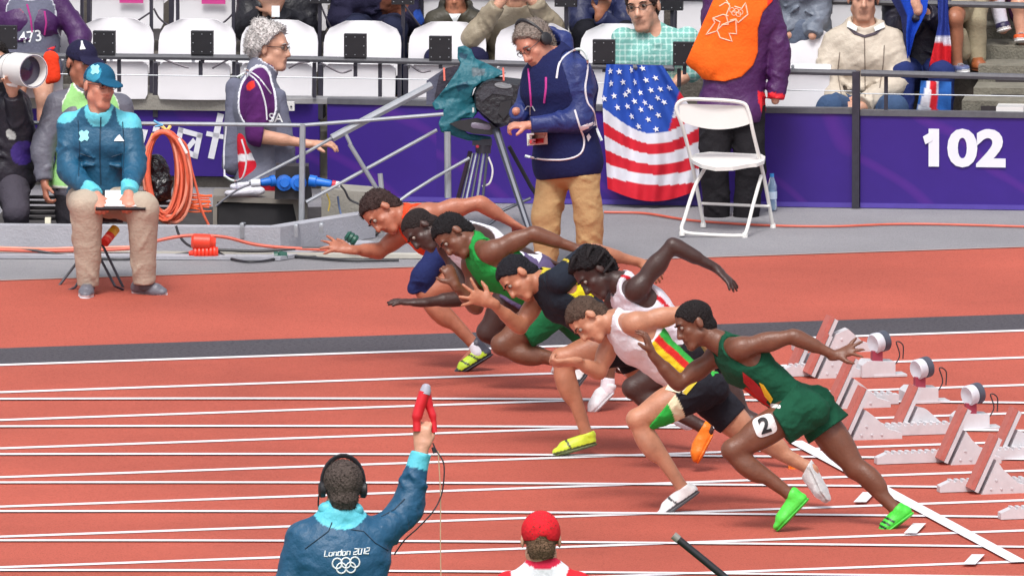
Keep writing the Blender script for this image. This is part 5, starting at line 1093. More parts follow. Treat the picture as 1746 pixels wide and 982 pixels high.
cmr = MB(); cmr.box(P(878, -16, p.D - .33), (.12, .07, .07), (R, F, U)); cmr.lathe(P(878, -16, p.D - .36), -F, [(0, .032), (.05, .03)], 14); cmr.build('compact_camera', MB_BLACK, label='black compact camera held to the face above the beige jacket', cat='camera')
p = spect(1.3, 1030, 60, seatJ(1032, -30, 40, el=[(44, 40, -.1), (30, 62, -.25)], wr=[(20, 70, -.3), (-10, 28, -.35)], hip=70), 'spectator in navy jacket leaning forward, hand near the chin', 'tan')
p.hand('L', cdir(.3, .8, 0), cdir(-.3, 0, 1), curl=.8); p.body(); p.top((30, 36, 74), 1.0, .035); p.trousers((26, 26, 34), t=.03)
p = spect(.52, 1115, 60, seatJ(1118, 68, 54, el=[(60, 118, .0), (60, 122, .0)], wr=[(24, 150, -.1), (24, 150, -.1)], hip=110), 'smiling man with glasses in light teal checked shirt', 'light', m=1.08)
p.head((1096, 13, -.04), cdir(-.3, -.12, -.95), cdir(-.14, 1, 0), 1.25, hair=1, hcol=(70, 54, 50), ht=.008, line=.075); p.body(); glasses(p)
def checks(V, C):
    u = (V @ R) % .036 < .008; v = (V @ U) % .036 < .008; C = C.copy(); C[u] = lin((176, 214, 206))[:3]; C[v] = lin((180, 216, 210))[:3]; C[u & v] = lin((210, 232, 226))[:3]; return C
j = p.J
blob('shirt', infl(p.get('torso'), .016, .03) + [seg(j['sR'], j['eR'], .08, .07), seg(j['sL'], j['eL'], .08, .07), seg(j['neck'] - R * .05 + U * .01, j['neck'] + R * .0 - U * .07 - F * .1, .022, .02), seg(j['neck'] + R * .06 + U * .01, j['neck'] + R * .02 - U * .07 - F * .1, .022, .02)], CLOTH, p.root, (120, 178, 170), h=.009, cuts=[plane(p.pel, -p.up), hole(ell(j['neck'] + U * .03 - F * .09, [R, F, U], (.035, .08, .06)))], noise=((.004, 18),), colf=checks); p.trousers((50, 60, 90))
# standing spectator in grey, legs and jacket
p = spect(.85, 1370, 90, dict(neck=(1362, -60), sR=(1338, -40, 0), sL=(1392, -40, 0), eR=(1330, 20, 0), eL=(1398, 20, -.05), wR=(1345, 60, -.1), wL=(1385, 62, -.15), hR=(1354, 60, 0), hL=(1380, 60, 0), kR=(1350, 130, 0), kL=(1386, 130, 0), aR=(1350, 200, 0), aL=(1386, 200, 0)), 'spectator standing in grey blue trousers and grey jacket beside the steward', 'light')
p.body(); p.top((110, 118, 132), 1.0, .03, low=-.15, n=((.008, 18), (.005, 42))); p.trousers((96, 106, 124), t=.028, n=((.007, 17), (.004, 40)))
# man in beige jacket
p = spect(.75, 1470, 120, dict(neck=(1474, 50), sR=(1426, 72, 0), sL=(1520, 70, 0), eR=(1406, 138, -.05), eL=(1536, 138, -.05), wR=(1432, 178, -.25), wL=(1470, 182, -.3), hR=(1450, 186, .05), hL=(1500, 186, .05), kR=(1415, 186, -.4), kL=(1525, 186, -.4), aR=(1415, 290, -.4), aL=(1525, 290, -.4)), 'man in pale beige jacket sitting with clasped hands above the 102 hoarding', 'light', m=1.1)
p.head((1472, -2, -.02), cdir(.02, -.15, -1), cdir(.02, 1, 0), 1.14, hair=1, hcol=(90, 74, 62), ht=.008, line=.08); p.hand('R', cdir(.9, -.2, -.2), cdir(0, -.4, .8), curl=.7, sz=1.1); p.hand('L', cdir(-.9, -.1, -.2), cdir(0, -.4, .8), curl=.7, sz=1.1)
p.body(); j = p.J
p.top((196, 184, 168), 1.0, .042, n=((.008, 13), (.005, 32)), neck=.075, slr=.012, extra=[seg(P(1452, 40, p.D), P(1454, 52, p.D - .05), .03, .028), seg(P(1502, 40, p.D), P(1500, 52, p.D - .05), .03, .028)], low=-.03)
BD = list(p.root.children)
decal_line('collar_trim', BD, [[(1446, 46), (1458, 57), (1474, 63), (1494, 57), (1506, 44)]], .010, mat('collar_trim', (84, 74, 84), rough=.8), p.root)
decal_poly('collar_flap', BD, [(1446, 36), (1462, 46), (1460, 54), (1444, 46)], LOGOW, p.root, off=.02, sub=2); decal_poly('collar_flap', BD, [(1490, 47), (1507, 38), (1509, 47), (1492, 54)], LOGOW, p.root, off=.02, sub=2)
decal_line('zip', BD, [[(1474, 66), (1475, 120), (1475, 165)], [(1508, 78), (1506, 110), (1500, 150)], [(1432, 90), (1428, 125), (1434, 160)]], .0038, mat('zip_and_crease', (120, 108, 98)), p.root)  # zip, plus dark side strokes painting crease shade between arms and body
p.trousers((64, 86, 120), t=.025, w=.02)
# spectator wrapped in a blue, red and white flag
p = spect(1.05, 1570, 60, seatJ(1572, -10, 46, el=[(50, 60, -.05), (46, 50, -.1)], wr=[(6, 20, -.3), (-10, 10, -.3)], hip=118), 'spectator in dark clothes wrapped in blue, red and white flags', 'light')
p.hand('L', cdir(-.3, .8, 0), cdir(0, 0, 1), curl=.8); p.body(); p.top((34, 32, 48), 1.0, .035); p.trousers((36, 48, 100), t=.03)
def cloth_sheet(name, pts_rows, D, cols, label, cat, amp=.02, fr=9, nv=24, nu=18, colf=None, parent=None, mtl=None, th=.004, dz=None, solid=True):
    """hanging cloth between two outline polylines (left, right), as a thick folded sheet"""
    L_, R_ = pts_rows; V = []; C = []
    def at(poly, t):
        t = t * (len(poly) - 1); i = min(int(t), len(poly) - 2); f = t - i; return np.array(poly[i]) * (1 - f) + np.array(poly[i + 1]) * f
    for side in (0, 1):
        for a in range(nv + 1):
            l, r = at(L_, a / nv), at(R_, a / nv)
            for b in range(nu + 1):
                q = l * (1 - b / nu) + r * (b / nu); z = amp * math.sin(fr * b / nu + 2.2 * math.sin(a / nv * 3)) + amp * .5 * math.sin(fr * .37 * b / nu + a / nv * 5 + 1) * (.3 + a / nv)
                V.append(P(q[0], q[1], D + z + side * th + (dz(a / nv, b / nu) if dz else 0))); C.append(lin(colf(b / nu, a / nv))[:3])
    n = (nv + 1) * (nu + 1); Q = []
    for a in range(nv):
        for b in range(nu):
            i = a * (nu + 1) + b; q = (i, i + 1, i + nu + 2, i + nu + 1); Q.append(q); Q.append(tuple(n + k for k in q[::-1]))
    rim = list(range(nu + 1)) + [(a + 1) * (nu + 1) + nu for a in range(nv)] + [nv * (nu + 1) + b for b in range(nu - 1, -1, -1)] + [a * (nu + 1) for a in range(nv - 1, 0, -1)]
    for a, b in zip(rim, rim[1:] + rim[:1]): Q.append((a, b, n + b, n + a))
    o = rmesh(name, V, Q, mtl or CLOTH, parent, cols=np.array(C), sharp=50)
    if label: tag(o, label, cat)
    return o
cloth_sheet('flag', ([(1514, -10), (1536, 30), (1540, 60), (1545, 100)], [(1584, -10), (1580, 20), (1560, 60), (1550, 100)]), p.D - .3, None, 'blue flag draped over the dark clothed spectator', 'flag', colf=lambda u, v: (24, 66, 176) if u > .25 else (34, 40, 84))
cloth_sheet('flag', ([(1598, -10), (1600, 40), (1592, 80), (1582, 122)], [(1616, -10), (1618, 40), (1622, 80), (1622, 122)]), p.D - .3, None, 'flag with blue top and red lower part hanging behind the rail', 'flag', colf=lambda u, v: (44, 60, 140) if v < .52 else ((214, 214, 226) if v < .66 and (u > .5 or v < .6) else (204, 34, 44)))
cloth_sheet('flag', ([(1570, 138), (1568, 160), (1562, 190)], [(1622, 140), (1622, 165), (1621, 190)]), bdep(1595, 165, .15), None, 'red, white and blue flag below the rail above the 102 hoarding', 'flag', amp=.012, colf=lambda u, v: (206, 40, 50) if .3 + .1 * v < u < .5 + .12 * v else ((44, 96, 170) if u > .56 or u < .22 - .2 * v else (222, 224, 234)))
p = spect(1.2, 1640, 60, dict(neck=(1652, -110), sR=(1630, -100, 0), sL=(1674, -100, 0), eR=(1620, -50, 0), eL=(1680, -50, 0), wR=(1625, -10, 0), wL=(1680, -10, 0), hR=(1645, -12, .1), hL=(1662, -10, .1), kR=(1628, 34, -.35), kL=(1661, 40, -.1), aR=(1632, 112, -.3), aL=(1665, 100, -.1), tR=(1648, 120, -.4), tL=(1672, 118, -.25)), 'legs of a spectator in beige shorts and a spectator shoe on the aisle steps', 'tan')
p.root['label'] = 'spectator with bare knees and beige trousers on the aisle steps, only the legs showing'
p.body(); j = p.J; blob('trousers', [seg(j['hL'], j['kL'], .1, .075), seg(j['kL'], j['aL'], .075, .06), seg(j['hR'], j['hR'] * .35 + j['kR'] * .65, .1, .085), seg(P(1636, 60, p.D - .25), P(1640, 88, p.D - .2), .05, .06)], CLOTH, p.root, (156, 146, 122), h=.01, noise=((.005, 16),)); p.shoe('L', (150, 84, 48), (120, 70, 44)); p.shoe('R', (90, 100, 140))
p = spect(1.7, 1712, 10, dict(neck=(1715, -110), sR=(1690, -100, 0), sL=(1740, -100, 0), eR=(1684, -50, 0), eL=(1745, -50, 0), wR=(1690, -15, -.1), wL=(1745, -10, -.1), hR=(1700, -20, .1), hL=(1730, -15, .1), kR=(1698, -2, -.3), kL=(1738, 10, -.3), aR=(1708, 40, -.3), aL=(1742, 60, -.3), tR=(1712, 48, -.4), tL=(1740, 66, -.4)), 'spectator in white trousers and dark purple coat, top right corner', 'light')
p.body(); blob('trousers', [seg(p.J['kR'], p.J['aR'], .05, .042), seg(p.J['hR'], p.J['kR'], .07, .055)], CLOTH, p.root, (216, 214, 226), h=.01); blob('coat', [seg(P(1735, -30, p.D - .2), P(1742, 22, p.D - .25), .09, .08), seg(P(1690, -30, p.D - .1), P(1693, 10, p.D - .2), .03, .025)], CLOTH, p.root, (56, 24, 56), h=.01, zones=((ball(P(1690, 8, p.D - .2), .05), (206, 40, 100)),)); p.shoe('L', (214, 90, 40)); p.shoe('R', (40, 34, 70))

# ================================================================ PROPS
# television camera on tripod
D = dep(850, 400) + .1
cam_ = empty('television_camera', P(810, 160, D), 'television camera wrapped in a teal rain cover with black viewfinder hood', 'camera')
TC = (26, 98, 112)
Z3 = lambda pts: [(700 + x / 3.07, 80 + y / 3.07) for x, y in pts]
RCO = Z3([(247, 2), (282, -6), (318, 14), (338, 62), (400, 88), (500, 138), (430, 170), (372, 188), (330, 220), (322, 262), (352, 342), (330, 372), (260, 380), (262, 420), (300, 455), (420, 470), (430, 492), (300, 492), (160, 446), (146, 402), (178, 326), (130, 334), (112, 300), (190, 206), (246, 124), (262, 92), (246, 60)])
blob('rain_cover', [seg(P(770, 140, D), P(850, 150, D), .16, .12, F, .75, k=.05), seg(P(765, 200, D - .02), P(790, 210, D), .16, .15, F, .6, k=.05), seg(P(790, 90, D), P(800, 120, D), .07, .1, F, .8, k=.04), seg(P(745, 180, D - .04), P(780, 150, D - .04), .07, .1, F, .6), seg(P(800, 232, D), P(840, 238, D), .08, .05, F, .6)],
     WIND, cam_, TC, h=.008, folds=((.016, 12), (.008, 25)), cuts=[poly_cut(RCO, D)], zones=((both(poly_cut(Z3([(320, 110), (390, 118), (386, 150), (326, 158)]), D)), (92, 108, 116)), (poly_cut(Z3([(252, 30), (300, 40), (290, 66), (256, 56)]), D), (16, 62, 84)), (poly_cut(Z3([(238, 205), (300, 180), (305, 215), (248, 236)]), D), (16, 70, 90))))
mb = MB(); mb.prism([P(*q, D - .06) for q in Z3([(84, 178), (170, 120), (196, 170), (128, 300), (82, 306)])], F * .15); mb.build('lens_hood', mat('hood_grey', (78, 80, 98), rough=.7, var=.15, bump=.3), cam_)
mb = MB(); mb.prism([P(*q, D - .075) for q in Z3([(150, 150), (186, 112), (262, 96), (240, 150), (190, 200), (136, 282), (126, 262)])], F * .13); mb.build('hood_side', mat('hood_dark', (44, 40, 54), rough=.7, var=.3, bump=.4), cam_)
VFO = Z3([(322, 262), (348, 200), (404, 168), (450, 152), (590, 172), (612, 196), (606, 300), (566, 372), (520, 414), (470, 440), (420, 418), (380, 372), (340, 322)])
VM = mat('vf_nylon', (30, 29, 36), rough=.5, var=.3, scale=14, bump=.5, bscale=35)
mb = MB(); fo = Z3([(340, 240), (380, 190), (430, 176), (560, 205), (552, 330), (508, 402), (440, 400), (380, 352), (345, 320)]); bo = Z3([(330, 236), (352, 190), (404, 160), (450, 150), (592, 168), (612, 192), (606, 300), (566, 372), (520, 414)][:9])
f1 = [P(*q, D - .2) for q in fo]; n_ = len(f1); b1_ = [P(*q, D + .06) for q in Z3([(322, 262), (348, 200), (430, 152), (592, 170), (608, 300), (540, 400), (450, 430), (384, 372), (335, 322)])]
mb.add(f1 + b1_, [tuple(range(n_))] + [tuple(range(2 * n_ - 1, n_ - 1, -1))] + [(i, (i + 1) % n_, n_ + (i + 1) % n_, n_ + i) for i in range(n_)]); vf = mb.build('viewfinder_cover', VM, cam_)
mb = MB(); mb.prism([P(*q, D - .205) for q in Z3([(352, 250), (386, 204), (430, 192), (540, 216), (535, 262), (430, 246), (372, 290)])], F * .01); mb.build('cover_flap', mat('vf_flap', (52, 52, 60), rough=.6, bump=.4), cam_)
mb = MB(); mb.prism([P(*q, D - .21) for q in Z3([(470, 290), (530, 280), (520, 340), (488, 380), (460, 350)])], F * .012); mb.build('eyepiece', MB_BLACK, cam_)
mb = MB(); mb.prism([P(*q, D - .13) for q in Z3([(204, 402), (260, 384), (350, 372), (420, 402), (470, 442), (420, 462), (330, 456), (250, 430)])], F * .14); mb.build('underside_bag', MB_BLACK, cam_)
decal_poly('round_badge', list(cam_.children), rbox(858, 146, 30, 10, .1, e=1), mat('badge_grey', (124, 126, 130)), cam_, off=.006)
blob('clear_window', [seg(P(808, 214, D - .12), P(832, 217, D - .12), .028, .028, F, .5)], SHOE, cam_, (120, 112, 130), h=.008)
for x in (757, 858): 
    mb = MB(); mb.tube([P(x, 116, D - .13), P(x + 1, 138, D - .14)], .006, 5); mb.build('orange_strap', mat('strap_orange', (236, 120, 104)), cam_)
mb = MB(); mb.tube([P(807, 184, D - .16), P(807, 192, D - .16)], .006, 6); mb.build('white_plug', MB_WHITE, cam_)
tri = empty('tripod', P(830, 390, D), 'grey and black tripod under the television camera', 'tripod')
TG = mat('tripod_grey', (70, 73, 84), rough=.4, metal=.3); TL = mat('tripod_pale', (128, 133, 144), rough=.4, metal=.3)
mb = MB(); mb.lathe(P(824, 262, D), U, [(0, .045), (.05, .05), (.07, .05), (.09, .035)], 16); mb.box(P(822, 243, D), (.12, .1, .04), (R, F, U)); mb.build('head', TG, tri, smooth=True)
mb = MB(); mb.lathe(P(814, 250, D - .07), -F, [(0, .01), (.012, .01)], 10); mb.build('head_knob', mat('red_knob', (176, 40, 60)), tri)
mb = MB(); mb.tube([P(846, 222, D - .12), P(868, 290, D - .3), P(902, 392, D - .5)], [.026, .022, .02], 8); mb.build('leg', TG, tri, smooth=True)
mb = MB(); mb.tube([P(868, 250, D + .05), P(905, 318, D + .15), P(962, 402, D + .3)], .013, 8); mb.build('leg', MB_BLACK, tri, smooth=True)
for i, (x0, x1) in enumerate(((806, 786), (812, 793), (818, 802), (825, 812), (831, 822))):
    mb = MB(); mb.tube([P(x0, 262, D - .03), P(x1, 350, D - .15 - .02 * i)], .0085, 8); mb.build('leg_tube', TL if i % 2 else TG, tri, smooth=True)
mb = MB(); mb.tube([P(802, 258, D), P(778, 350, D)], .014, 8); mb.build('leg_strut', mat('maroon_black', (44, 26, 44)), tri, smooth=True)
mb = MB(); mb.tube([P(846, 364, D - .2), P(905, 338, D - .2)], .016, 8, flat=.6); mb.build('spreader', TG, tri, smooth=True)
mb = MB(); mb.tube([P(810, 400, D - .2), P(856, 366, D - .2)], .016, 8, flat=.6); mb.build('spreader', TG, tri, smooth=True)
mb = MB(); mb.tube(smoothpath([P(833, 268, D - .1), P(840, 290, D - .1), P(835, 312, D - .1), P(822, 318, D - .1)]), .006, 6); mb.build('cable', MB_WHITE, tri, smooth=True)

# stars and stripes flag hung over the rail
flag_root = empty('flag', P(1110, 120, bdep(1110, 120, -.08)), 'American flag of stars and stripes hung over the rail beside the white chair', 'flag')
FD = bdep(1110, 230, -.09)
Lp = [(1034, 110), (1027, 165), (1029, 215), (1033, 268), (1036, 322)]; Rp = [(1130, 112), (1160, 158), (1192, 205), (1198, 265), (1186, 326)]
def fz(u, v): return .02 * math.sin(9 * u + 4 * v) * (1 - .3 * v) + .012 * math.sin(21 * u - 5 * v + 1) + .010 * math.sin(34 * u + 3 * v)
def fpt(u, v, off=0.0):
    def at(poly, t):
        t = t * (len(poly) - 1); i = min(int(t), len(poly) - 2); f = t - i; return np.array(poly[i]) * (1 - f) + np.array(poly[i + 1]) * f
    l, r = at(Lp, v), at(Rp, v); q = l * (1 - u) + r * u; sag = 26 * math.sin(PI * u) * v
    return P(q[0], q[1] + sag * .75, FD - fz(u, v) - off)
NU, NV = 70, 110; V = []; Cc = []
RED_, WH_, BL_ = lin((200, 36, 52))[:3], lin((216, 216, 226))[:3], lin((46, 82, 176))[:3]
def fxy(u, v):
    Lq = np.array([np.interp(v * 4, range(5), [q[0] for q in Lp]), np.interp(v * 4, range(5), [q[1] for q in Lp])]); Rq = np.array([np.interp(v * 4, range(5), [q[0] for q in Rp]), np.interp(v * 4, range(5), [q[1] for q in Rp])])
    q = Lq * (1 - u) + Rq * u; q[1] += 26 * math.sin(PI * u) * v * .75; return q
def fcol(u, v):
    x, y = fxy(u, v); uu = min(max((x - 1030) / 162, 0), 1); s_ = (y - 185 - 10 * uu - 38 * math.sin(PI * uu)) / (23.0 - 5.5 * math.sin(PI * uu))
    if x < 1160 - (y - 150) * .27 and s_ < 0: return BL_
    return WH_ if math.floor(s_) % 2 == 0 and s_ < 5 else RED_
for side in (0, 1):
    for a in range(NV + 1):
        for b in range(NU + 1): V.append(fpt(b / NU, a / NV, 0 if side == 0 else -.005)); Cc.append(fcol(b / NU, a / NV))
n = (NV + 1) * (NU + 1); Q = []
for a in range(NV):
    for b in range(NU):
        i = a * (NU + 1) + b; q = (i, i + 1, i + NU + 2, i + NU + 1); Q.append(q); Q.append(tuple(n + k for k in q[::-1]))
rmesh('cloth', V, Q, mat('flag_cloth', None, rough=.75, var=.05, scale=9, bump=.25, bscale=14, spec=.2), flag_root, cols=np.array(Cc))
STARM = mat('star_white', (232, 232, 240), rough=.6)
for (x, y) in ((1039, 123), (1057, 122), (1076, 120), (1096, 118), (1042, 143), (1063, 140), (1083, 139), (1101, 136), (1119, 133), (1030, 168), (1048, 163), (1066, 161), (1073, 157), (1091, 158), (1110, 154), (1127, 152), (1143, 151), (1052, 183), (1071, 182), (1083, 173), (1100, 175), (1121, 168), (1110, 183), (1131, 176), (1076, 200), (1092, 189), (1105, 204), (1123, 197), (1090, 215), (1118, 221)):
    # find cloth parameters of this star and lay it on the fold
    best = None
    for a in range(0, 61):
        for b in range(0, 41):
            u, v = b / 40, a / 60 * .8; Lq = np.array([np.interp(v * 4, range(5), [q[0] for q in Lp]), np.interp(v * 4, range(5), [q[1] for q in Lp])]); Rq = np.array([np.interp(v * 4, range(5), [q[0] for q in Rp]), np.interp(v * 4, range(5), [q[1] for q in Rp])])
            q = Lq * (1 - u) + Rq * u; q[1] += 26 * math.sin(PI * u) * v * .75; e_ = (q[0] - x) ** 2 + (q[1] - y) ** 2
            if best is None or e_ < best[0]: best = (e_, u, v)
    _, u, v = best; c = fpt(u, v, .004); ex = nrm(fpt(min(u + .03, 1), v) - fpt(max(u - .03, 0), v)); ey = nrm(fpt(u, max(v - .02, 0)) - fpt(u, v + .02)); ez = -np.cross(ex, ey); ez = ez if ez @ F < 0 else -ez
    pts = []
    for k in range(10):
        rr = .021 if k % 2 == 0 else .0085; t = PI / 2 + 2 * PI * k / 10 + .15; pts.append(c + ex * rr * math.cos(t) + ey * rr * math.sin(t))
    mb = MB(); mb.prism(pts, ez * .003); mb.build('star', STARM, flag_root)

# white folding chair
D = dep(1240, 392) - .12
ch = empty('folding_chair', G(1240, 392), 'white plastic folding chair standing on the grey path', 'chair')
def cp(x, y, dz=0): return P(x, y, D + dz)
WP = mat('chair_white', (228, 226, 222), rough=.35, var=.03)
mb = MB(); mb.tube(smoothpath([cp(1200, 384, .25), cp(1180, 280, .12), cp(1163, 215, .0), cp(1153, 185, -.02), cp(1165, 171, -.02), cp(1200, 170, -.02), cp(1262, 175, -.02), cp(1276, 190, -.02), cp(1285, 230, .0), cp(1302, 300, .12), cp(1318, 386, .25)], 5), .0115, 8); mb.build('back_frame', WP, ch, smooth=True)
mb = MB(); mb.tube(smoothpath([cp(1202, 287, .1), cp(1185, 318, .05), cp(1168, 370, -.15), cp(1164, 394, -.2), cp(1200, 400, -.2), cp(1262, 402, -.2), cp(1272, 396, -.2), cp(1284, 350, -.08), cp(1298, 300, .1)], 5), .0115, 8); mb.build('leg_frame', WP, ch, smooth=True)
for nm, x, y, dz in (('foot', 1163, 398, -.2), ('foot', 1270, 402, -.2), ('foot', 1199, 384, .25), ('foot', 1318, 386, .25)):
    mb = MB(); mb.lathe(cp(x, y + 4, dz), U, [(0, .018), (.02, .018), (.035, .013)], 10); mb.build(nm, WP, ch, smooth=True)
mb = MB(); mb.tube([cp(1196, 347, .18), cp(1312, 352, .18)], .009, 8); mb.build('crossbar', WP, ch, smooth=True)
V = []; Q = []; nu, nv = 16, 8
for side in (0, 1):
    for a in range(nv + 1):
        for b in range(nu + 1):
            u, v = b / nu, a / nv; x = 1158 + 2 * v + (118 + 3 * v) * u; y = 177 + 4 * u + v * (29 + 13 * math.sin(PI * u) ** .8)
            V.append(cp(x, y, -.02 + .035 * math.sin(PI * u) + side * .014))
n = (nu + 1) * (nv + 1)
for a in range(nv):
    for b in range(nu): i = a * (nu + 1) + b; q = (i, i + 1, i + nu + 2, i + nu + 1); Q += [q, tuple(n + k for k in q[::-1])]
rim = list(range(nu + 1)) + [(a + 1) * (nu + 1) + nu for a in range(nv)] + [nv * (nu + 1) + b for b in range(nu - 1, -1, -1)] + [a * (nu + 1) for a in range(nv - 1, 0, -1)]
Q += [(a, b, n + b, n + a) for a, b in zip(rim, rim[1:] + rim[:1])]
rmesh('backrest', V, Q, WP, ch, sharp=50)
seat_o = [(1176, 268), (1186, 262), (1210, 259), (1298, 263), (1305, 267), (1303, 274), (1290, 279), (1277, 280), (1250, 285), (1220, 286), (1196, 281), (1182, 274)]
mb = MB()
hs_ = dep(1240, 392); zz = 0
pts = [P(x, y, D + .28 - (y - 259) / 27 * .42) for x, y in seat_o]
mb.prism(pts, -EZ * .022); mb.build('seat', WP, ch)

# water bottle
D = dep(1316, 360) + .02; bt = empty('water_bottle', G(1316, 358), 'clear plastic water bottle with blue cap beside the steward', 'bottle')
c = P(1316, 358, D); BOT = mat('clear_bottle', (170, 200, 225), rough=.1, trans=.6, var=.05)
mb = MB(); mb.lathe(c, EZ, [(0, .028), (.02, .032), (.12, .031), (.15, .032), (.19, .018), (.205, .013)], 16); mb.build('bottle', BOT, bt, smooth=True)
mb = MB(); mb.lathe(c + EZ * .205, EZ, [(0, .014), (.02, .014)], 12); mb.build('cap', mat('bottle_cap', (60, 140, 210)), bt)
mb = MB(); mb.lathe(c + EZ * .07, EZ, [(0, .0328), (.045, .0328)], 16); mb.build('label', mat('bottle_label', (200, 216, 236)), bt, smooth=True)

# galvanised hand rails at the left
hr = empty('hand_rail', G(515, 392), 'galvanised steel hand rail with sloping bars at the left', 'railing')
D = dep(515, 425) + .35
def rod(pts, r, name='rail_bar', par=None, m=None, n=8, sm=False, **kw):
    q = [P(x, y, D + (dz[0] if dz else 0)) for x, y, *dz in pts]; mb = MB(); mb.tube(smoothpath(q) if sm else q, r, n); return mb.build(name, m or GALV, hr if par is None else par, smooth=True, **kw)
rod([(-60, 209, -.1), (360, 212), (515, 214)], .0125); rod([(515, 214), (620, 206), (756, 195)], .0115); rod([(516, 212), (514, 386)], .019, 'post'); rod([(763, 225, .3), (764, 338, .3)], .021, 'post')
rod([(424, 311, .05), (520, 262, .03), (569, 234)], .010); rod([(566, 236), (640, 196, .05), (735, 146, .2)], .025, 'thick_bar'); rod([(668, 372 - 10, .2), (745, 222, .2)], .0001, 'rail_bar') if False else None
rod([(522, 345), (745, 222, .1)], .011); rod([(640, 372, .1), (700, 329, .1), (740, 304, .2), (800, 270, .3)], .010)
rod([(590, 230), (598, 247)], .012, 'hinge'); rod([(596, 246), (646, 328, .05)], .014, 'strut'); rod([(648, 296, .02), (651, 326, .02)], .016, 'strut_end')
lr = empty('low_rail', G(15, 392), 'short galvanised rail with one post at the left edge', 'railing'); rod([(-60, 258), (32, 258)], .019, 'rail_bar', lr); rod([(16, 260), (15, 382)], .019, 'post', lr)

# orange cable coil hung on the rail
co = empty('cable_coil', P(295, 290, D), 'large coil of orange cable hung on the hand rail', 'cable')
OC = mat('orange_cable', (218, 96, 66), rough=.5, var=.14, scale=20); OC2 = mat('orange_cable_pale', (226, 140, 116), rough=.5)
for i in range(22):
    f_ = i / 21; rx = 20 + 22 * f_ + random.uniform(-2, 2); cx = 268 + rx * .98 - 6 + random.uniform(-2, 2); ry = 70 + 5 * f_ + random.uniform(-3, 5); cy = 224 + ry + random.uniform(-2, 3); dz = random.uniform(-.06, .06); xl = 247 + random.uniform(-3, 8)
    cx = (xl + 300 + 26 * f_) / 2; rx = (300 + 26 * f_ - xl) / 2
    pts = [P(cx + rx * math.cos(t) + 7 * math.sin(t) * f_, cy + ry * math.sin(t), D - .08 + dz + .04 * math.cos(t + i)) for t in np.linspace(0, 2 * PI, 26, endpoint=False)]
    mb = MB(); mb.tube(pts, .0095, 6, closed=True); mb.build('cable_loop', OC if i % 3 else OC2, co, smooth=True)
def wire(name, pts, r, m, par=None, DD=None, **kw):
    mb = MB(); mb.tube(smoothpath([P(x, y, (DD or D) + (q[0] if q else 0)) for x, y, *q in pts]), r, 6); return mb.build(name, m, par, smooth=True, **kw)
wire('cable_tail', [(305, 235, -.08), (318, 250, -.08), (327, 290, -.08), (335, 320, -.08), (345, 360, -.1), (357, 386, -.1)], .008, OC, co); wire('cable_tail', [(327, 290, -.08), (322, 325, -.08)], .007, OC2, co)
for nm, pts, r, cl in (('tie', [(274, 214, -.05), (284, 222, -.08), (290, 216, -.05)], .011, (230, 196, 110)), ('blue_tie', [(262, 206, -.1), (272, 212, -.1), (278, 214, -.1)], .008, (96, 170, 216)), ('blue_tie', [(264, 216, -.1), (276, 214, -.1)], .006, (96, 170, 216)), ('yellow_tape', [(256, 242, -.12), (262, 228, -.12)], .013, (236, 190, 50)), ('white_tape', [(243, 270, -.12), (255, 246, -.12)], .013, (226, 224, 220)), ('white_tape', [(304, 236, -.14), (318, 262, -.14)], .012, (232, 216, 206))):
    wire(nm, pts, r, mat(nm, cl, rough=.6), co)
blob('black_bag', [seg(P(262, 286, D + .02), P(272, 312, D + .02), .08, .085), seg(P(258, 334, D + .0), P(276, 326, D + .0), .06, .06)], mat('bin_bag', None, rough=.25, var=.3, scale=20, bump=.8, bscale=30), None, (28, 27, 32), h=.008, noise=((.012, 30), (.006, 65)))
tag(bpy.data.objects['black_bag'], 'crumpled shiny black bag inside the orange cable coil', 'bag')
hank = empty('orange_net', P(340, 345, D), 'loose bundle of thin orange cord on the dark case', 'cord')
for i in range(12):
    y = 332 + i * 2.6; wire('cord', [(311 + random.uniform(-2, 4), y + random.uniform(-2, 2), -.05), (330, y + random.uniform(-4, 4), -.08), (350 + random.uniform(0, 12), y + random.uniform(-5, 4), -.06)], .005, mat('net_orange', (236, 96, 36), rough=.6), hank)
# dark case / bench with towel and power box
DB = D + .35
bn = empty('equipment_case', P(430, 375, DB), 'black equipment case with pale metal edges behind the kerb', 'case')
mb = MB(); mb.prism([P(368, 347, DB), P(522, 347, DB), P(522, 390, DB), P(368, 390, DB)], nrm(F * [1, 1, 0]) * .4); mb.build('body', mat('case_black', (36, 34, 38), rough=.6, var=.3), bn)
for nm, q in (('edge', [(364, 334), (524, 341), (524, 349), (364, 344)]), ('edge', [(363, 336), (370, 336), (370, 388), (363, 388)]), ('edge', [(498, 340), (524, 341), (524, 388), (508, 388)])):
    mb = MB(); mb.prism([P(x, y, DB - .03 - (.004 if q[0][0] == 363 else (.008 if q[0][0] == 498 else 0))) for x, y in q], nrm(F * [1, 1, 0]) * .35); mb.build(nm, mat('case_edge', (140, 134, 126), rough=.5, metal=.2), bn)
st = MB(); st.prism([P(548, 322, DB + .1), P(652, 330, DB + .1), P(652, 400, DB + .1), P(548, 400, DB + .1)], nrm(F * [1, 1, 0]) * .3); st.build('concrete_block', CONC, kind='structure')
blob('towel', [seg(P(392, 330, DB - .05), P(440, 326, DB), .035, .045, U, .6), seg(P(400, 318, DB), P(432, 314, DB), .03, .035, U, .6)], CLOTH, None, (226, 226, 236), h=.008, noise=((.006, 30),)); tag(bpy.data.objects['towel'], 'crumpled white towel on the black equipment case', 'towel')
pb = empty('power_box', P(500, 320, D + .1), 'black power distribution box with four blue plugs', 'power box'); DP = D + .12
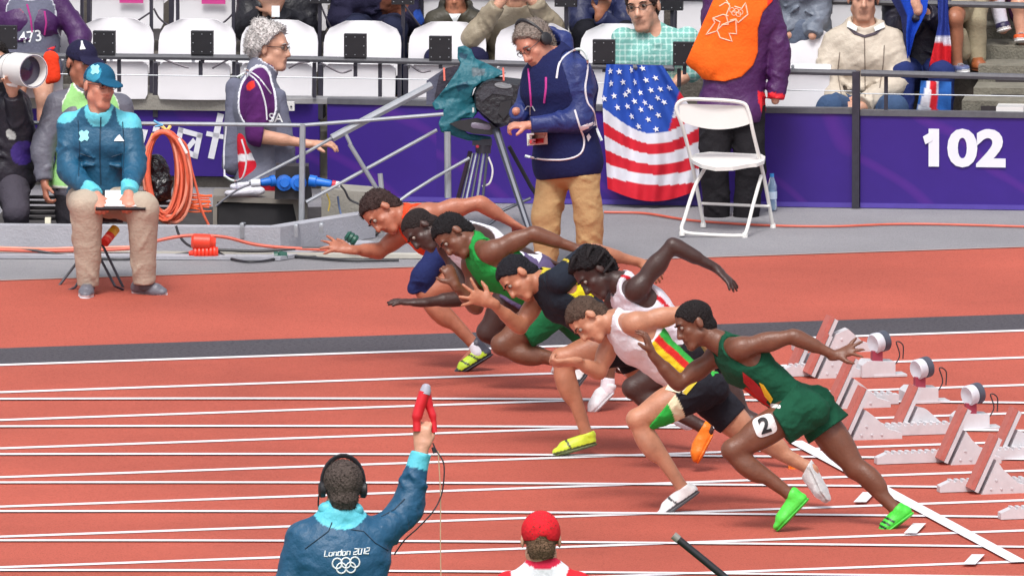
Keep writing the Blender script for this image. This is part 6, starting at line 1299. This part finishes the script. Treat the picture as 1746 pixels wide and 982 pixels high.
mb = MB(); mb.prism([P(470, 284, DP), P(526, 284, DP), P(532, 340, DP), P(468, 340, DP)], nrm(F * [1, 1, 0]) * .16); mb.build('casing', MB_BLACK, pb)
BLU = mat('blue_plug', (24, 110, 210), rough=.4)
for a, b, r in (((468, 308), (444, 312), .03), ((528, 308), (566, 314), .03)):
    q0, q1 = P(*a, DP - .05), P(*b, DP - .08); d = q1 - q0; L = np.linalg.norm(d); mb = MB(); mb.lathe(q0, d, [(0, r * 1.2), (L * .3, r * 1.15), (L * .34, r * .9), (L * .9, r * .75), (L, r * .6)], 14); mb.build('plug', BLU, pb, smooth=True)
for x in (484, 508):
    mb = MB(); mb.lathe(P(x, 312, DP - .01), -F + R * .1, [(0, .05), (.03, .05), (.035, .03), (.05, .028)], 16); mb.build('socket', BLU, pb, smooth=True)
for (a, b, cl, r) in (((428, 313), (444, 312), (220, 226, 236), .024), ((566, 314), (572, 315), (206, 50, 70), .024), ((572, 315), (580, 316), (230, 228, 230), .022)):
    mb = MB(); mb.tube([P(*a, DP - .08), P(*b, DP - .08)], r, 12); mb.build('plug_end', mat('pe_%d' % cl[0], cl, rough=.4), pb, smooth=True)
DK = mat('black_cable', (42, 42, 48), rough=.5, var=.2); DKG = mat('grey_cable', (110, 112, 122), rough=.5)
wire('cable', [(430, 313, -.0), (405, 324, 0), (385, 338, 0), (368, 352, 0)], .007, DKG, None, DP, label='grey cable running from the power box over the towel', cat='cable')
wire('cable', [(580, 316, 0), (588, 325, 0), (596, 340, 0), (612, 348, 0)], .007, DK, None, DP, label='short black cable leaving the right blue plug', cat='cable')
wire('cable', [(557, 330, 0), (562, 345, 0), (560, 360, 0)], .005, mat('yellow_cable', (226, 196, 80)), None, DP, label='thin yellow wire hanging below the power box', cat='cable')
wire('cable', [(576, 335, 0), (580, 360, 0), (592, 395, -.1)], .006, mat('blueg_cable', (90, 110, 150)), None, DP, label='thin blue wire hanging left of the runner in orange', cat='cable')
# cables along the path
def gw(name, pts, r, m, **kw):
    mb = MB(); mb.tube(smoothpath([(G(x, y, r + (q[0] if q else 0)) if (y > 433 or x > 650) else P(x, y, dep(x, 437) - .02)) for x, y, *q in pts], 8), r, 6); return mb.build(name, m, None, smooth=True, **kw)
RC = mat('red_cable', (206, 92, 70), rough=.5, var=.12)
gw('cable', [(-60, 424), (60, 428), (130, 427), (220, 424), (262, 412, .06), (318, 402, .08), (380, 404, .08), (430, 416, .04), (480, 422), (560, 426)], .011, RC, label='thick orange cable along the concrete kerb', cat='cable')
gw('cable', [(-60, 420), (60, 424), (130, 423), (230, 421)], .009, OC2, label='pale orange cable along the kerb at the far left', cat='cable')
gw('cable', [(-60, 422), (40, 425), (130, 438), (210, 442), (280, 437), (330, 430)], .008, DK, label='black cable looping left of the orange plug', cat='cable')
gw('cable', [(370, 426), (440, 428), (500, 424), (560, 422), (620, 420)], .010, DK, label='black cable right of the orange plug, close to the kerb', cat='cable')
gw('cable', [(372, 430), (390, 440), (420, 446), (450, 445), (470, 441)], .008, DK, label='black cable sagging between orange plug and green connector', cat='cable')
gw('cable', [(490, 436), (540, 440), (600, 444), (680, 443)], .010, DK, label='black cable right of the green connector', cat='cable')
gw('cable', [(300, 385, .3), (306, 402, .12), (318, 416, .05), (335, 424)], .008, DK, label='black cable falling over the kerb to the orange plug', cat='cable')
gw('cable', [(490, 434), (520, 438), (560, 436)], .007, DK, label='thin black cable lying over the green connector lead', cat='cable')
gw('red_hose', [(1030, 362), (1100, 364), (1180, 376), (1300, 384), (1420, 386), (1560, 382), (1800, 388)], .008, RC, label='thin red cable across the grey path at the right', cat='cable')
def plug(name, a, b, z, prof, cl, label):
    p0, p1 = P(*a, dep(a[0], 440) - .04), P(*b, dep(b[0], 440) - .04); d = p1 - p0; L = np.linalg.norm(d); mb = MB(); mb.lathe(p0, d, [(L * h, r) for h, r in prof], 14); mb.build(name, mat(name + '_m%d' % cl[2], cl, rough=.4), None, smooth=True, label=label, cat='plug')
rib = [(0, .012), (.14, .02)] + sum([[(.2 + i * .13, .042), (.26 + i * .13, .042), (.28 + i * .13, .034)] for i in range(6)], []) + [(1, .03)]
plug('cable_plug', (322, 432), (372, 430), .04, rib, (236, 62, 40), 'ribbed orange plug on the path beside the kerb'); plug('cable_socket', (326, 412), (368, 414), .05, [(0, .03), (.1, .05), (.75, .05), (.8, .04), (1, .03)], (232, 66, 42), 'smooth orange socket above the ribbed plug')
plug('cable_joint', (468, 439), (490, 436), .03, [(0, .036), (.3, .036), (.35, .028), (.5, .036), (1, .022)], (38, 84, 72), 'dark green cable connector on the path by the kerb'); plug('cable_joint', (590, 400), (608, 412), .12, [(0, .02), (.2, .036), (.3, .03), (.5, .036), (.6, .03), (.8, .036), (1, .03)], (34, 84, 70), 'dark green ribbed connector near the stretched hand')
plug('cable_joint', (396, 441), (420, 441), .02, [(0, .012), (.3, .02), (.6, .016), (1, .012)], (90, 92, 96), 'small grey cable joint between the two plugs')
mb = MB(); mb.box(G(400, 437) + [0, 0, .012], (3.6, .08, .024), (nrm(G(500, 440) - G(100, 437)), np.cross(EZ, nrm(G(500, 440) - G(100, 437))), EZ)); mb.build('cable_duct', mat('duct_cream', (188, 184, 174), rough=.7, var=.1), kind='structure')
for x, y0, y1 in ((293, 360, 425),):
    rod([(x, y0, -.1), (x + 3, y1, -.12)], .009, 'rail_prop', m=mat('prop_grey', (130, 120, 120), rough=.5))

# folding stool of the official
D = dep(160, 498) + .2; sl = empty('folding_stool', G(160, 496), 'small folding stool under the seated official', 'stool')
for pts in ([(190, 390, .1), (128, 490, -.05), (112, 497, -.05)], [(112, 497, -.05), (100, 488, .15), (168, 400, .3)], [(150, 400, 0), (196, 488, -.15), (210, 494, -.1)], [(168, 404, .2), (210, 490, .05)], [(130, 375, .1), (210, 378, .1)]):
    rod(pts, .008, 'leg', sl, DARKM)
mb = MB(); mb.prism([P(x, y, D + .15) for x, y in ((125, 362), (205, 364), (198, 380), (135, 378))], F * .25); mb.build('seat', MB_BLACK, sl)
c = [P(178, 414, D + .02), P(197, 390, D + .1)]; d = c[1] - c[0]; L = np.linalg.norm(d); sp = empty('striped_bottle', c[0], 'red and yellow striped bottle strapped under the stool', 'bottle')
for i, (h0, h1, cl) in enumerate(((0, .22, (226, 54, 44)), (.22, .34, (240, 120, 100)), (.34, .55, (226, 54, 44)), (.55, .8, (240, 190, 50)), (.8, 1, (226, 170, 40)))):
    mb = MB(); mb.lathe(c[0], d, [(L * h0, .03), (L * h1 - .001, .03)], 12); mb.build('stripe', mat('strp%d' % (cl[1]), cl, rough=.5), sp, smooth=True)

# ---------------------------------------------------------------- starting blocks
BW = mat('block_steel', (204, 202, 206), rough=.45, var=.1, scale=12); BR = mat('pedal_red', (184, 106, 96), rough=.7, var=.12, scale=10, bump=.2); SPK = mat('speaker_white', (206, 208, 216), rough=.5); SPG = mat('speaker_grey', (74, 78, 92), rough=.5)
def tri_m(mb, pts, vec, m=0): mb.prism(pts, vec, m)
GB = 'starting blocks behind the start line'
def block(x0, xr, y, pedals, label, speaker=None):
    """x0..xr rail along the lane at picture height y; built in lane axes"""
    b0 = G(x0, y); b1 = G(xr, y - .034 * (xr - x0)); b1[1] = b0[1]; L = b1[0] - b0[0]
    t = empty('starting_block', b0, label, 'starting block', GB)
    mb = MB(); n = max(4, int(L / .042)); top = [(0.0, .0), (0.02, .05)] 
    prof = [(0, .0), (.0, .035), (.06, .06)]
    for i in range(n): x = .06 + (L - .08) * i / n; prof += [(x, .068), (x + (L - .08) / n * .5, .068), (x + (L - .08) / n * .55, .055), (x + (L - .08) / n * .95, .055)]
    prof += [(L, .055), (L, 0)]
    mb.prism([b0 + np.array([px, -.035, pz]) for px, pz in prof], np.array([0, .07, 0])); mb.build('rail', BW, t)
    for (px, py, hgt, side) in pedals:
        g = G(px, py); g[1] = b0[1] - (.085 if side < 0 else -.085); g = np.array([g[0], g[1], .0]); wdt = .10; ln = hgt; sx = ln * .42
        f = np.array([sx, 0, ln * .9]); th = nrm(np.array([ln * .9, 0, -sx])); y0 = g - np.array([0, wdt / 2, 0])
        mb = MB(); mb.prism([y0 + [0, 0, .02], y0 + [0, wdt, .02], y0 + [0, wdt, .02] + f, y0 + [0, 0, .02] + f], th * -.028); pd = mb.build('foot_pedal', BR, t)
        mb = MB(); mb.prism([y0 + th * .001 + [0, -.004, .015], y0 + th * .001 + [0, wdt + .004, .015], y0 + th * .001 + [0, wdt + .004, .015] + f, y0 + th * .001 + [0, -.004, .015] + f], th * .022); mb.build('pedal_backing', BW, t)
        mb = MB(); s0 = y0 + th * .04; mb.prism([s0 + [0, 0, .0], s0 + [.30, 0, .0], s0 + [.30, 0, .045], s0 + [.22, 0, .07], s0 + [.13, 0, .15], s0 + f * .68 + [0.0, 0, .0]], np.array([0, wdt * .8, 0]))
        for bx, bz in ((.06, .04), (.12, .04), (.18, .04), (.09, .09)): mb.lathe(s0 + [bx, -.001, bz], (0, -1, 0), [(0, .008), (.004, .006)], 6)
        mb.build('support', BW, t)
    if speaker:
        sx, sy = speaker; gs = G(sx + 2, sy + 44); gs[2] = 0
        st_ = empty('block_speaker', gs, 'white round loudspeaker on its stand, ' + label.split(',')[-1].strip(), 'loudspeaker', 'loudspeakers behind the starting blocks')
        mb = MB(); mb.prism([gs + np.array([-.1, -.02, 0]), gs + np.array([.1, -.02, 0]), gs + np.array([.1, -.02, .085]), gs + np.array([-.07, -.02, .095]), gs + np.array([-.1, -.02, .07])], np.array([0, .14, 0])); mb.box(gs + [.07, .04, .006], (.2, .13, .012)); mb.build('base_box', BW, st_)
        sc_ = gs + np.array([0, .03, .195]); ax = nrm(np.array([-1, -.45, -.15]))
        mb = MB(); mb.lathe(sc_ - ax * .02, ax, [(-.02, .04), (.0, .058), (.04, .060), (.05, .052), (.044, .035), (.036, .0)], 20); mb.build('speaker_bowl', SPK, st_, smooth=True)
        mb = MB(); mb.lathe(sc_ - ax * .075, ax, [(0, .045), (.012, .061), (.05, .061)], 20); mb.build('speaker_back', SPG, st_, smooth=True)
        mb = MB(); mb.box(gs + [0, .03, .115], (.06, .05, .07)); mb.build('neck', mat('speaker_neck', (150, 50, 70)), st_)
        mb = MB(); mb.tube(smoothpath([gs + np.array([.09, .0, .05]), gs + np.array([.13, 0, .12]), gs + np.array([.11, 0, .2]), gs + np.array([.15, 0, .18]), gs + np.array([.15, 0, .1])]), .004, 5); mb.build('wire', DK, st_, smooth=True)
    return t
block(1330, 1455, 641, [(1338, 630, .21, 1), (1374, 640, .26, -1)], 'starting block partly behind the hand of the dark green sprinter, farthest lane shown', (1495, 598))
block(1380, 1530, 692, [(1424, 697, .3, -1)], 'starting block with one tall red pedal, second farthest', (1568, 643))
block(1440, 1626, 744, [(1434, 746, .30, -1), (1500, 722, .27, 1)], 'starting block with two red pedals and long toothed rail, third from the far side', (1655, 688))
block(1493, 1790, 790, [(1606, 790, .33, -1), (1658, 758, .28, 1)], 'starting block with two red pedals near the right edge, toothed rail in front', None)
block(1600, 1800, 838, [(1658, 840, .33, -1), (1738, 808, .3, 1)], 'starting block cut by the right edge, nearest with a red pedal', None)
block(1704, 1860, 884, [], 'starting block of which only the toothed rail tip shows at the right edge', None)
g = G(1400, 610); blk = block(1352, 1415, 597, [(1398, 600, .2, -1)], 'small red pedal block just above the outstretched hand, farthest of all', None)

# ---------------------------------------------------------------- starter's gun, cables, dark pole
D = FPX / 362 + .12
gn = empty('starting_gun', P(724, 720, D), 'red hairpin shaped starting gun with grey tip held up by the starter', 'starting gun')
RG = mat('gun_red', (222, 34, 48), rough=.35, var=.05); GT = mat('gun_tip', (176, 172, 186), rough=.4)
mb = MB(); mb.tube(smoothpath([P(711, 735, D), P(711, 712, D), P(717, 690, D), P(724, 668, D)], 5), [.019] * 5 + [.026] * 5 + [.027] * 5 + [.027], 12); mb.build('barrel', RG, gn, smooth=True)
mb = MB(); mb.tube(smoothpath([P(741, 737, D + .02), P(738, 710, D + .02), P(731, 690, D + .02), P(727, 668, D + .01)], 5), [.014] * 5 + [.019] * 5 + [.022] * 5 + [.02], 12); mb.build('trigger_bow', RG, gn, smooth=True)
mb = MB(); mb.tube([P(724, 671, D), P(726, 664, D), P(727, 657, D), P(727.5, 654, D)], [.0275, .026, .02, .008], 14); mb.build('tip', GT, gn, smooth=True)
wire('gun_cable', [(738, 755, 0), (744, 768, 0), (756, 788, 0), (757, 815, 0), (752, 845, 0), (738, 872, -.05), (712, 900, -.05), (690, 920, -.05), (672, 945, -.05)], .0035, DK, None, D, label='thin black cable from the starting gun down behind the starter', cat='cable')
wire('gun_lead', [(747, 768, 0), (751, 840, 0), (751, 920, 0), (752, 1000, 0)], .003, mat('tan_wire', (190, 160, 130)), None, D, label='thin pale wire hanging straight down from the starting gun', cat='cable')
mb = MB(); mb.lathe(P(738, 762, D), P(740, 770, D) - P(735, 755, D), [(0, .008), (.03, .009)], 8); mb.build('cable_plug', MB_BLACK, label='small black plug under the hand of the starter', cat='plug', smooth=True)
D = FPX / 380; pl = empty('boom_pole', P(1190, 945, D), 'black pole with grey tip at the bottom edge', 'pole'); q0, q1 = P(1148, 912, D), P(1330, 1060, D)
mb = MB(); mb.tube([q0 + (q1 - q0) * .05, q1], .017, 12); mb.build('pole', MB_BLACK, pl, smooth=True); mb = MB(); mb.tube([q0, q0 + (q1 - q0) * .05], .0185, 12); mb.build('tip', mat('pole_tip', (150, 146, 140), metal=.2), pl, smooth=True)
# rostrum that carries the starter and the red capped official (below the picture)
za = P(600, 1462, FPX / 362)[2]; ca = P(750, 1462, FPX / 362)
mb = MB(); mb.box((ca[0], ca[1], za / 2 - .02), (2.6, 1.2, za - .04), (R, nrm(F * [1, 1, 0]), EZ)); mb.build('rostrum', mat('rostrum_grey', (120, 120, 126)), label='grey rostrum under the starter and the official with the red cap', cat='platform')
